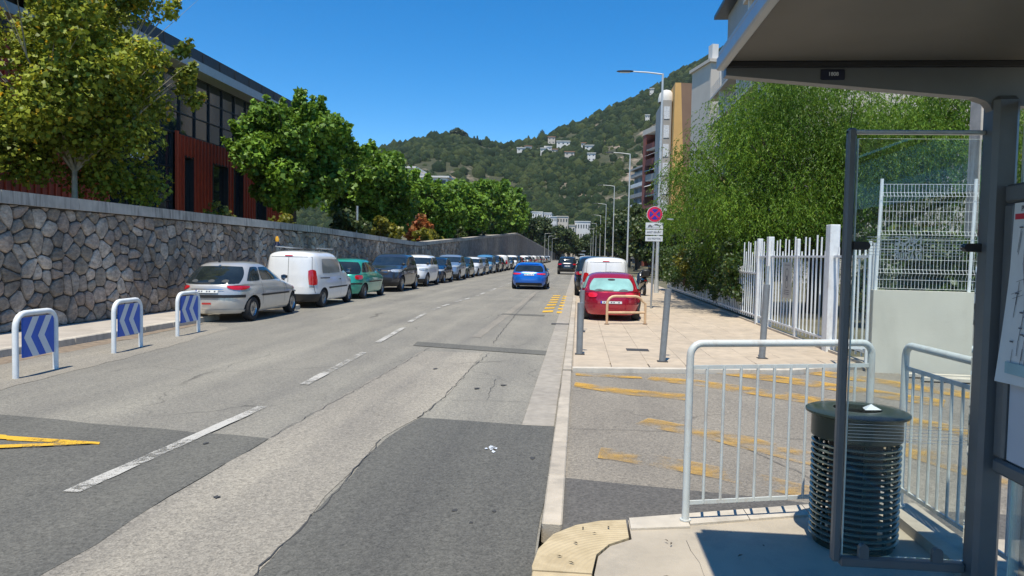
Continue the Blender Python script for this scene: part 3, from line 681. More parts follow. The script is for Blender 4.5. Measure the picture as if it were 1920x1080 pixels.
# the paper has slipped and hangs over the frame at its lower corner
P_ = []
for i in range(nz+1):
    t = i/nz; z = 1.895-t*(1.895-1.20)
    ye = 3.085+.0*t+(.055*max(0, t-.35)**1.3*1.6); xe = 1.711-.012*t
    P_.append([(xe, 1.3, z-.0), (xe-.004*math.sin(t*5), 2.6, z), (xe-.006*t, ye, z-.02*t)])
vs = [p for r_ in P_ for p in r_]; fs = []
for i in range(nz):
    for k in (0, 1): fs.append((i*3+k, i*3+k+1, i*3+k+4, i*3+k+3))
mp.add(vs, fs); mapo = mp.build('map', M['paper'], sh)
m1 = MB()
m1.box(1.7085, 1.71, 2.2, 3.075, 1.83, 1.852); m1.build('red_band', M['red'], sh)
m1 = MB(); rl = random.Random(3)
for k in range(46):
    y = rl.uniform(2.75, 3.06); z = rl.uniform(1.3, 1.8); t = (1.895-z)/.695; x = 1.711-.018*t-.0035
    if k % 3 == 0: m1.box(x, x+.0005, y, y+.022, z, z+.006)
    elif k % 3 == 1: m1.add([(x, y, z), (x, y+.003, z), (x, y+.02, z-.09), (x, y+.017, z-.09)], [(0, 1, 2, 3)])
    else: m1.add([(x, y, z), (x, y, z+.0016), (x, y-.07, z+.02), (x, y-.07, z+.0184)], [(0, 1, 2, 3)])
for k in range(8):
    z = 1.78-k*.06; t = (1.895-z)/.695; x = 1.711-.018*t-.0035; y = 2.98+.015*math.sin(k)
    m1.add([(x, y, z), (x, y+.004, z), (x, 2.98+.015*math.sin(k+1)+.004, z-.06), (x, 2.98+.015*math.sin(k+1), z-.06)], [(0, 1, 2, 3)])
m1.build('map_print', M['ink'], sh)['kind'] = 'stuff'
MB().box(1.6885, 1.6892, 2.7, 3.06, 1.225, 1.27).build('map_legend', M['pale_blue'], sh)
text_obj("PLAN", .03, M['ink'], sh, Matrix.Translation((1.7085, 3.0, 1.87)) @ Matrix.Rotation(R(-90), 4, 'Z') @ Matrix.Rotation(R(90), 4, 'X'), .0003)

# ---------------------------------------------------------------- RAILINGS, BIN
def railing(A, B, label, z0, ztop, nb, rt=.021, rb=.0085, second=.135, bottom=.115, posts=(1, 1)):
    A = Vector(A); B = Vector(B); d = (B-A).normalized(); L = (B-A).length
    t = thing('railing', label, 'railing', (A.x, A.y, z0), group='pale railings round the platform edge')
    r = .07
    P_ = []
    if posts[0]: P_ += [(A.x, A.y, z0), (A.x, A.y, ztop-r)]
    for k in range(1, 6):
        a = math.pi/2*k/6
        if posts[0]: P_.append((A.x+d.x*r*(1-math.cos(a)), A.y+d.y*r*(1-math.cos(a)), ztop-r+r*math.sin(a)))
    P_.append((A.x+d.x*r*posts[0], A.y+d.y*r*posts[0], ztop)); P_.append((B.x-d.x*r, B.y-d.y*r, ztop))
    for k in range(1, 6):
        a = math.pi/2*k/6
        P_.append((B.x-d.x*r*(1-math.sin(a)), B.y-d.y*r*(1-math.sin(a)), ztop-r+r*math.cos(a)))
    P_ += [(B.x, B.y, ztop-r), (B.x, B.y, z0)]
    MB().tube(P_, rt, 14).build('frame_tube', M['rail'], t, smooth=True)
    for z in (ztop-second, z0+bottom):
        a, b = A+d*.02, B-d*.02
        m1 = MB(); w_ = .011; nn = Vector((-d.y, d.x))*.006
        m1.add([(a.x-nn.x, a.y-nn.y, z-w_), (b.x-nn.x, b.y-nn.y, z-w_), (b.x+nn.x, b.y+nn.y, z-w_), (a.x+nn.x, a.y+nn.y, z-w_),
                (a.x-nn.x, a.y-nn.y, z+w_), (b.x-nn.x, b.y-nn.y, z+w_), (b.x+nn.x, b.y+nn.y, z+w_), (a.x+nn.x, a.y+nn.y, z+w_)],
               [(0, 3, 2, 1), (4, 5, 6, 7), (0, 1, 5, 4), (1, 2, 6, 5), (2, 3, 7, 6), (3, 0, 4, 7)])
        m1.build('cross_rail', M['rail'], t)
    for i in range(nb):
        q = A+d*(L*(i+1)/(nb+1))
        MB().tube([(q.x, q.y, z0+bottom-.008), (q.x, q.y, ztop-second+.008)], rb, 8).build('bar', M['rail'], t, smooth=True)
    for q in (A, B):
        MB().tube([(q.x, q.y, z0+.014), (q.x, q.y, z0+.022)], .032, 14).build('foot', M['rail'], t)
    return t
railing((.645, 4.23), (1.76, 4.56), 'pale grey tubular railing with vertical bars facing the driveway left of the bin', .14, 1.17, 10)
railing((1.93, 4.50), (2.0, 3.10), 'pale railing with rusty top tube running back behind the shelter glass', .20, 1.17, 13)
bn = thing('litter_bin', 'dark green round litter bin with stacked steel rings behind the glass pane', 'litter bin', (1.505, 4.06, .14))
cx, cyb = 1.505, 4.06
MB().lathe([(0, .15), (.115, .15), (.12, .16), (.135, .72), (0, .72)], cx, cyb, 40).build('liner', M['black'], bn, smooth=True)
MB().lathe([(0, .14), (.20, .14), (.20, .165), (.185, .17), (0, .17)], cx, cyb, 40).build('base', M['bin'], bn, smooth=True)
pr = [(.205, 0), (.221, .004), (.223, .012), (.212, .017), (.207, .013), (.205, 0)]
rgm = MB().lathe([(r, z) for r, z in pr], 0, 0, 48); first = None
for k in range(17):
    if first is None: first = rgm.build('ring', M['bin_ring'], bn, world=False, smooth=True); o = first
    else: o = first.copy(); col.objects.link(o)
    o.location = (0, 0, .04+k*.031)
m1 = MB()
for k in range(10):
    a = 2*math.pi*k/10+.2; m1.box(cx+.197*math.cos(a)-.008, cx+.197*math.cos(a)+.008, cyb+.197*math.sin(a)-.008, cyb+.197*math.sin(a)+.008, .15, .72)
m1.build('upright', M['bin'], bn)
MB().lathe([(.218, .715), (.226, .72), (.226, .835), (.218, .838), (.20, .838), (.20, .715), (.218, .715)], cx, cyb, 48).build('collar', M['bin'], bn, smooth=True)
MB().lathe([(.12, .842), (.245, .838), (.258, .845), (.258, .856), (.245, .862), (.15, .872), (.12, .868), (.12, .842)], cx, cyb, 48).build('lid', M['bin'], bn, smooth=True)
MB().lathe([(0, .82), (.125, .82), (.125, .824), (0, .824)], cx, cyb, 30).build('lid_opening', M['black'], bn)
pp = thing('paper_wrapper', 'small crumpled white paper lying on the lid of the litter bin', 'litter', (1.56, 4.02, .872))
m1 = MB(); m1.add([(-.04, -.03, .002), (.045, -.025, .004), (.035, .03, .001), (-.03, .035, .003), (.0, .0, .03), (.012, -.01, .022)], [(0, 1, 4), (1, 5, 4), (1, 2, 5), (2, 4, 5), (2, 3, 4), (3, 0, 4), (0, 3, 2, 1)])  # small white faceted peak on top of the bin lid
o = m1.build('paper', M['sign_white'], pp, world=False)
lt = thing('litter', 'flattened white wrapper lying on the dark asphalt patch', 'litter', (-.69, 6.1, .009))
m1 = MB()
for k in range(7):
    x = random.uniform(-.05, .05); y = random.uniform(-.08, .08); a = random.uniform(0, 3)
    q = [(x+.02*math.cos(a+t)*random.uniform(.6, 1.6), y+.03*math.sin(a+t), random.uniform(.001, .012)) for t in (0, 1.5, 3, 4.6)]
    m1.add(q, [(0, 1, 2, 3)])
m1.build('paper', M['sign_white'], lt, world=False)
# fallen leaves on the platform
lvm = MB()
for (x, y) in ((.06, 4.02), (.12, 3.95), (.02, 3.8), (-.06, 3.62), (.0, 3.55), (.50, 3.9), (.52, 3.86), (.2, 4.05), (.85, 3.75), (1.0, 3.9), (.45, 3.45)):
    a = random.uniform(0, 6.3); l_ = random.uniform(.012, .024)
    c_, s_ = math.cos(a), math.sin(a); zz = .155
    q = [(x-l_*c_, y-l_*s_, zz), (x+l_*.3*s_, y-l_*.3*c_, zz+.004), (x+l_*c_, y+l_*s_, zz+.002), (x-l_*.3*s_, y+l_*.3*c_, zz+.006)]
    lvm.add(q, [(0, 1, 2, 3)])
M['deadleaf'] = pm('dead_leaf', (.05, .035, .02), .8)
o = lvm.build('fallen_leaves', M['deadleaf']); tag(o, kind='stuff', label='dry brown leaves scattered on the tan kerb and platform')

# ---------------------------------------------------------------- BOLLARDS, HOOP, BARRIERS
def bollard(x, y, h, r, lean, label, cap=True, thin=None):
    t = thing('bollard', label, 'bollard', (x, y, .06), group='grey steel bollards at the edge of the driveway')
    lx, ly = lean
    top = (x+lx*h, y+ly*h, .06+h)
    MB().tube([(x, y, .06), top], r, 16).build('post', M['bollard'], t, smooth=True)
    if cap:
        MB().tube([(x+lx*(h-.06), y+ly*(h-.06), h), (x+lx*(h-.045), y+ly*(h-.045), h+.015)], r*1.06, 16).build('ring', M['galv'], t, smooth=True)
        MB().lathe([(r*1.02, 0), (r*.98, .012), (r*.6, .026), (0, .032)], top[0], top[1], 16).build('cap', M['bollard'], t, smooth=True)
        t.children[-1].location.z = top[2]-.06 if len(t.children) else 0
    if thin:
        MB().tube([top, (x+lx*thin, y+ly*thin, .06+thin)], r*.55, 12).build('inner_tube', M['galv'], t, smooth=True)
    MB().box(x-.075, x+.085, y-.07, y+.07, .061, .070, bev=.003).build('base_plate', M['crack'], t)
    return t
bollard(.05, 12.0, .84, .052, (0, 0), 'grey bollard standing on the kerb edge in front of the red hatchback')
bollard(.09, 15.6, .88, .050, (.01, 0), 'farther grey bollard right behind the one on the kerb edge')
bollard(1.32, 11.45, 1.12, .050, (.055, 0), 'slightly leaning tall grey bollard in the middle of the pavement edge')
bollard(3.0, 12.2, 1.2, .052, (.03, 0), 'grey bollard nearest the white gate with a thinner tube on top', cap=False, thin=1.5)
t = thing('guard_hoop', 'cream and orange tubular hoop standing right behind the red hatchback', 'guard hoop', (1.2, 17.6, .06))
P_ = [(.70, 17.5, .06), (.70, 17.5, .55)]+[(.70+.18*(1-math.cos(a)), 17.5+.06*(1-math.cos(a)), .55+.18*math.sin(a)) for a in (.4, .8, 1.2, 1.57)]
P_ += [(1.55-.18+.18*math.sin(a), 17.72+.06*math.sin(a), .55+.18*math.cos(a)) for a in (0, .4, .8, 1.2)]+[(1.62, 17.8, .55), (1.62, 17.8, .06)]
MB().tube(P_, .03, 12).build('hoop_tube', M['arch'], t, smooth=True)
MB().tube([(.70, 17.5, .34), (1.62, 17.8, .34)], .028, 12).build('cross_bar', M['arch'], t, smooth=True)
for q in ((.70, 17.5), (1.62, 17.8)): MB().tube([q+(.061,), q+(.075,)], .06, 12).build('foot', M['rust'], t)

def barrier(x0, y0, x1, y1, label):
    t = thing('chevron_barrier', label, 'barrier', (x0, y0, 0), group='white hoop barriers with blue chevron boards')
    A = Vector((x0, y0)); B = Vector((x1, y1)); d = (B-A).normalized(); L = (B-A).length; r = .17; H = .80
    p = lambda s, z: (A.x+d.x*s, A.y+d.y*s, z)
    P_ = [p(0, 0), p(0, H-r)]+[p(r*(1-math.cos(a)), H-r+r*math.sin(a)) for a in (.3, .6, .9, 1.2)]+[p(r, H), p(L-r, H)]
    P_ += [p(L-r+r*math.sin(a), H-r+r*math.cos(a)) for a in (.3, .6, .9, 1.2)]+[p(L, H-r), p(L, 0)]
    MB().tube(P_, .036, 14).build('hoop_tube', M['white_metal'], t, smooth=True)
    # board: blue sheet with white chevrons pointing back towards the traffic
    nx, ny = d.y, -d.x                # normal facing the road (+X)
    q = lambda s, z, o: (A.x+d.x*s+nx*o, A.y+d.y*s+ny*o, z)
    s0, s1, z0, z1 = .13, L-.05, .24, .745
    bd = MB(); bd.add([q(s0, z0, -.012), q(s1, z0, -.012), q(s1, z1, -.012), q(s0, z1, -.012), q(s0, z0, .012), q(s1, z0, .012), q(s1, z1, .012), q(s0, z1, .012)],
                      [(0, 3, 2, 1), (4, 5, 6, 7), (0, 1, 5, 4), (1, 2, 6, 5), (2, 3, 7, 6), (3, 0, 4, 7)])
    b_ = bd.build('board', M['sign_blue'], t)
    ch = MB(); W = s1-s0; zm = (z0+z1)/2
    for k in range(2):
        a = s0+W*(.02+.44*k); wd = W*.215; tip = W*.27
        for o_ in (.0135, -.0135):
            f1 = [(a+tip, z1), (a+tip+wd, z1), (a+wd, zm), (a, zm)]; f2 = [(a, zm), (a+wd, zm), (a+tip+wd, z0), (a+tip, z0)]
            for f_ in (f1, f2):
                f_ = [(min(s, s1), z) for s, z in f_]
                ch.add([q(s, z, o_) for s, z in f_], [(0, 1, 2, 3)])
    ch.build('chevrons', M['sign_white'], t)
    return t
barrier(-6.90, 8.46, -6.96, 9.24, 'white hoop barrier with blue chevron board nearest the camera')
barrier(-7.17, 10.8, -7.24, 11.62, 'middle one of three white hoop barriers with chevron boards')
barrier(-7.47, 13.15, -7.50, 13.98, 'white hoop barrier with chevron board right behind the silver hatchback')

# ---------------------------------------------------------------- TRAFFIC SIGN
t = thing('traffic_sign', 'round no-stopping sign with three white plates on a grey pole', 'traffic sign', (2.31, 23.5, .06))
MB().tube([(2.31, 23.5, .06), (2.36, 23.5, 3.26)], .032, 12).build('pole', M['galv'], t, smooth=True)
def disc(r, y, th, cx=2.345, cz=3.02, n=40):
    m1 = MB(); vs = [(cx+r*math.cos(2*math.pi*k/n), y, cz+r*math.sin(2*math.pi*k/n)) for k in range(n)]+[(cx+r*math.cos(2*math.pi*k/n), y+th, cz+r*math.sin(2*math.pi*k/n)) for k in range(n)]
    m1.add(vs, [tuple(range(n)), tuple(reversed(range(n, 2*n)))]+[(k, n+k, n+(k+1) % n, (k+1) % n) for k in range(n)]); return m1
disc(.25, 23.44, .02).build('disc', M['sign_white'], t)
disc(.236, 23.436, .003).build('red_ring', M['sign_red'], t)
disc(.165, 23.432, .003).build('blue_field', M['sign_navy'], t)
m1 = MB()
for a in (math.pi/4, -math.pi/4):
    c_, s_ = math.cos(a), math.sin(a); L = .17; w_ = .028
    m1.add([(2.345+c_*u-s_*v, 23.429-(.0006 if a < 0 else 0), 3.02+s_*u+c_*v) for u, v in ((-L, -w_), (L, -w_), (L, w_), (-L, w_))], [(0, 1, 2, 3)])
m1.build('red_cross', M['sign_red'], t)
for k, (zc, hh) in enumerate(((2.66, .2), (2.455, .17), (2.255, .17))):
    pl = MB().box(2.34-.27, 2.34+.27, 23.44, 23.458, zc-hh/2+.004, zc+hh/2-.004, bev=.004).build('plate', M['sign_white'], t)
tw = MB()   # tow-away pictogram: a car lifted behind a truck
y_ = 23.437
for poly in ([(2.14, 2.63), (2.28, 2.63), (2.28, 2.66), (2.25, 2.665), (2.235, 2.69), (2.18, 2.69), (2.165, 2.665), (2.14, 2.66)],
             [(2.34, 2.69), (2.52, 2.645), (2.53, 2.67), (2.47, 2.69), (2.44, 2.715), (2.39, 2.72), (2.34, 2.71)],
             [(2.10, 2.60), (2.5, 2.60), (2.5, 2.607), (2.10, 2.607)], [(2.28, 2.64), (2.35, 2.68), (2.35, 2.69), (2.28, 2.65)]):
    tw.add([(a, y_, b) for a, b in poly], [tuple(range(len(poly)))])
for c_ in ((2.17, 2.625), (2.255, 2.625), (2.5, 2.64), (2.38, 2.68)):
    tw.add([(c_[0]+.016*math.cos(a), y_-.0005, c_[1]+.016*math.sin(a)) for a in [k*math.pi/4 for k in range(8)]], [tuple(range(8))])
tw.build('pictogram', M['ink'], t)
text_obj("ARRET GENANT", .075, M['ink'], t, face_to(0, 2.34, y_, 2.455), .0003, sx=.82)
text_obj("SUR TROTTOIR", .07, M['ink'], t, face_to(0, 2.34, y_, 2.255), .0003, sx=.82)

# ---------------------------------------------------------------- STREET LAMPS
def lamp(x, y, h, arm, label, side=-1):
    t = thing('street_lamp', label, 'street lamp', (x, y, .05), group='tall pale street lamps along the pavement')
    MB().tube([(x, y, .05), (x+.01, y, h*.5), (x+.02, y, h)], [.085, .06, .045], 12).build('pole', M['lamp'], t, smooth=True)
    MB().tube([(x, y, .05), (x, y, .65)], [.115, .105], 12).build('base_sleeve', M['lamp'], t, smooth=True)
    MB().tube([(x+.02, y, h-.03), (x+side*arm*.5, y, h+.06), (x+side*arm, y, h+.10)], [.035, .03, .026], 10).build('arm', M['lamp'], t, smooth=True)
    hd = MB(); xx = x+side*(arm-.05); vs = []
    secs = [(0, .05, .05), (.12, .13, .07), (.45, .15, .075), (.68, .12, .045), (.75, .04, .02)]
    m_ = MB(); n = 10; vs = []
    for s, w_, hh in secs:
        for k in range(n):
            a = 2*math.pi*k/n; vs.append((xx+side*s, y+w_*math.cos(a), h+.11+hh*.6*math.sin(a)))
    fs = [(i*n+k, i*n+(k+1) % n, (i+1)*n+(k+1) % n, (i+1)*n+k) for i in range(len(secs)-1) for k in range(n)]+[tuple(range(n)), tuple(range((len(secs)-1)*n, len(secs)*n))]
    m_.add(vs, fs); m_.build('lamp_head', M['frame_dark'], t, smooth=True)
    m1 = MB().box(min(xx+side*.15, xx+side*.6), max(xx+side*.15, xx+side*.6), y-.09, y+.09, h+.055, h+.066); m1.build('lens', M['sign_white'], t)
    return t
LL = ['nearest tall street lamp rising behind the no-stopping sign', 'second tall street lamp beyond the white van on the right', 'third street lamp along the right pavement in front of dark trees',
      'fourth street lamp along the right pavement', 'fifth street lamp along the right pavement', 'sixth small street lamp far down the right pavement', 'seventh small street lamp far down the right pavement', 'most distant street lamp on the right pavement']
for i, (x, y) in enumerate(((3.56, 34), (3.9, 60), (3.95, 87), (4.1, 117), (4.2, 149), (4.2, 185), (4.2, 222), (4.2, 262))):
    lamp(x, y, 9.95, 1.35, LL[i])
for i, (x, y, s) in enumerate(((-9.7, 210, 1), (-9.7, 236, 1), (-9.7, 268, 1))):
    t = lamp(x, y, 8.0, 1.6, ('first', 'second', 'third')[i]+' distant street lamp on the left pavement at the far end of the road', 1)

# ---------------------------------------------------------------- WHITE FENCE, GATE, CONCRETE WALL, MESH FENCE
FX = 4.47
fe = thing('picket_fence', 'white steel picket fence with posts and gate between pavement and garden', 'fence', (FX, 14, .06))
def fpost(y, wx, wy, z, nm='post'): return MB().box(FX-wx/2, FX+wx/2, y-wy/2, y+wy/2, .05, z, bev=.008).build(nm, M['white_metal'], fe)
fpost(18.75, .12, .12, 2.18); fpost(17.75, .13, .2, 2.2); fpost(13.5, .17, .24, 2.30); fpost(15.55, .06, .12, 2.1); fpost(11.62, .05, .05, 1.95)
def sx_(y): return 0
k = 0; y = 11.75
pkm = MB().box(-.012, .012, -.014, .014, 0, 1, bev=0)
pk0 = None
while y < 37.5:
    if not any(abs(y-p) < .11 for p in (18.75, 17.75, 13.5, 15.55)):
        hgt = (2.12 if k % 3 else 1.86)+random.uniform(-.03, .03)
        if y < 13.3: hgt = 1.9
        if y > 20.6: hgt = 1.5
        z0 = .17
        if pk0 is None: pk0 = pkm.build('picket', M['white_metal'], fe, world=False); o = pk0
        else: o = pk0.copy(); col.objects.link(o)
        o.location = (random.uniform(-.004, .004), y-14, z0-.06); o.scale = (1, 1, hgt-z0)
    y += .235; k += 1
for a, b in ((11.62, 13.4), (13.6, 15.5), (15.6, 17.65), (17.85, 18.7), (18.8, 37.5)):
    for z in ((.24, 1.72) if a < 18.75 else (.24, 1.30)):
        MB().box(FX-.02, FX+.02, a, b, z, z+.04).build('rail', M['white_metal'], fe)
MB().box(FX-.05, FX+.05, 11.6, 38, .0, .10).build('plinth', M['kerb'], fe)
sg = thing('gate_notice', 'grey notice board fixed to the white gate', 'notice board', (FX-.04, 16.1, 1.15))
MB().box(FX-.035, FX-.022, 15.85, 16.5, .85, 1.62, bev=.003).build('board', M['galv'], sg)
m1 = MB()
def ring_(yc, zc, r, x):
    n = 18
    for i in range(n):
        a, b = 2*math.pi*i/n, 2*math.pi*(i+1)/n
        m1.add([(x, yc+r*math.cos(a), zc+r*math.sin(a)), (x, yc+r*math.cos(b), zc+r*math.sin(b)), (x, yc+(r-.02)*math.cos(b), zc+(r-.02)*math.sin(b)), (x, yc+(r-.02)*math.cos(a), zc+(r-.02)*math.sin(a))], [(0, 1, 2, 3)])
ring_(16.17, 1.38, .11, FX-.0365); ring_(16.17, 1.17, .11, FX-.0365); ring_(16.17, 1.275, .06, FX-.0365)
for z in (.93, .97, 1.01, 1.55): m1.add([(FX-.0365, 15.98, z), (FX-.0365, 16.36, z), (FX-.0365, 16.36, z+.015), (FX-.0365, 15.98, z+.015)], [(0, 1, 2, 3)])
m1.build('notice_print', M['ink'], sg)
M['cwall'] = pm('rendered_concrete_wall', (.62, .58, .48), .85, var=.07, scale=1.4, bmp=.2, bscale=30, obj=False, dirt=(.45, .42, .34), dscale=1.3, damt=.5)
cw = thing('concrete_wall', 'low pale concrete wall at the right of the gate', 'wall', (4.42, 11.35, 0))
m1 = MB(); A = Vector((4.40, 11.42)); B = Vector((9.5, 10.95)); d = (B-A).normalized(); nn = Vector((-d.y, d.x))*.2
m1.prism([(A.x, A.y), (B.x, B.y), (B.x+nn.x, B.y+nn.y), (A.x+nn.x, A.y+nn.y)], 0, 1.24); m1.build('wall_block', M['cwall'], cw)
ws = thing('wire_fence', 'white welded wire mesh fence panels standing on the low concrete wall', 'fence', (4.42, 11.5, 1.24))
def wp(s, z, o=0): q = A+d*s+Vector((-d.y, d.x))*(.09+o); return (q.x, q.y, z)
for s in (.05, 1.33, 2.61, 3.9):
    m1 = MB(); a = wp(s, 0); m1.tube([(a[0], a[1], 1.24), (a[0]+.03, a[1], 2.90)], .024, 8); m1.build('post', M['white_metal'], ws)
for j in range(3):
    s0, s1 = .05+j*1.28, 1.33+j*1.28
    wm = MB()
    def zig(z):   # V folds of the panel
        for zc in (1.50, 2.07, 2.64):
            if abs(z-zc) < .06: return -.045*(1-abs(z-zc)/.06)
        return 0
    zs = [1.27, 1.44, 1.50, 1.56, 2.01, 2.07, 2.13, 2.58, 2.64, 2.70, 2.82]
    nw = 26
    for i in range(1, nw):
        s = s0+(s1-s0)*i/nw
        wm.tube([wp(s, z, zig(z)) for z in zs], .0030, 4, cap=False)
    for z in (1.27, 1.40, 1.50, 1.555, 1.70, 1.85, 2.00, 2.07, 2.125, 2.27, 2.42, 2.56, 2.64, 2.695, 2.82):
        wm.tube([wp(s0, z, zig(z)), wp(s1, z, zig(z))], .0024, 4, cap=False)
    o = wm.build('mesh_panel', M['white_metal'], ws); o['kind'] = 'stuff'
gp_ = thing('side_gate_panel', 'narrow white gate frame between the fence post and the concrete wall', 'gate', (4.3, 11.5, .06))
m1 = MB()
for z in (.34, 1.90): m1.box(3.98, 4.36, 11.49, 11.52, z, z+.035)
m1.build('rail', M['white_metal'], gp_)
for x in (3.98, 4.34): MB().box(x, x+.035, 11.485, 11.525, .07, 1.97).build('stile', M['white_metal'], gp_)
for x in (4.14,): MB().box(x, x+.02, 11.495, 11.515, .34, 1.93).build('bar', M['white_metal'], gp_)
# planks at the foot of the wall
for i, (x, y, rz, L, z) in enumerate(((4.75, 10.95, -.05, 3.0, .02), (4.9, 10.75, -.10, 2.8, .02), (4.8, 10.62, -.03, 2.6, .02))):
    t = thing('plank', ('white plank lying closest to the foot of the concrete wall', 'white plank lying between two others below the concrete wall', 'white plank lying farthest out from the concrete wall')[i], 'plank', (x, y, z), rz, 'planks lying below the concrete wall')
    MB().box(0, L, 0, .11, 0, .05, bev=.004).build('board', M['kerb_white'], t, world=False)
pl = thing('concrete_pillar', 'tall grey concrete pillar standing behind the wire mesh fence', 'pillar', (7.3, 14.5, 0))
MB().box(7.27, 7.56, 14.3, 14.7, 0, 7.5, bev=.01).build('shaft', M['cap'], pl)
MB().box(7.564, 7.74, 14.2, 14.75, 0, 7.5, bev=.01).build('pilaster', M['kerb_white'], pl)
struct('garden_ground', MB().prism([(4.6, 13), (40, 13), (40, 120), (4.6, 120)], -.1, .03), M['earth'])
struct('yard_ground', MB().prism([(4.62, 11.7), (14, 11.3), (14, 12.99), (4.62, 12.99)], -.1, .035), M['pave_left'])

# ---------------------------------------------------------------- VEHICLES
def carpaint(name, c, metal=.35, rough=.32):
    return pm(name, c, rough, metal=metal, var=.04, scale=2, coat=1.0, dirt=[x*.55+.03 for x in c], dscale=2.5, damt=.22)
M['autoglass'] = pm('car_window_glass', (.016, .022, .024), .05, var=.4, scale=2.5, spec=.8)
M['autoglass_teal'] = pm('pale_car_window_glass', (.26, .46, .42), .06, var=.25, scale=2, spec=.8)  # pale teal paints the daylight seen through the cabin and the sky reflection
M['tail'] = pm('red_tail_lens', (.50, .008, .012), .12, var=.15, scale=12, coat=1.0)
M['tail_hot'] = pm('bright_red_lens', (.75, .02, .05), .12, var=.15, scale=12, coat=1.0)
M['head'] = pm('headlight_lens', (.50, .55, .58), .06, metal=.3, var=.3, scale=20, coat=1.0)
M['trim'] = pm('black_car_trim', (.016, .016, .017), .5, var=.15)
M['alloy'] = pm('alloy_rim', (.46, .47, .48), .28, metal=.85, var=.1)
M['steelrim'] = pm('wheel_cover', (.30, .31, .31), .4, metal=.4, var=.15)
M['plate'] = pm('number_plate', (.70, .71, .68), .35, var=.05); M['plate_y'] = M['plate']
M['chrome'] = pm('chrome', (.7, .7, .7), .12, metal=1.0, var=.02)
M['seat'] = pm('car_seat_cloth', (.10, .105, .11), .9)
def mono(xs, ys):     # monotone cubic interpolation
    xs = np.array(xs, float); ys = np.array(ys, float); h = np.diff(xs); d = np.diff(ys)/h
    m = np.zeros(len(xs)); m[0] = d[0]; m[-1] = d[-1]
    for i in range(1, len(xs)-1):
        m[i] = 0 if d[i-1]*d[i] <= 0 else 2*d[i-1]*d[i]/(d[i-1]+d[i])
    def f(x):
        i = int(np.clip(np.searchsorted(xs, x)-1, 0, len(xs)-2)); t = (x-xs[i])/h[i]
        return float((2*t**3-3*t**2+1)*ys[i]+(t**3-2*t**2+t)*h[i]*m[i]+(-2*t**3+3*t**2)*ys[i+1]+(t**3-t**2)*h[i]*m[i+1])
    return f
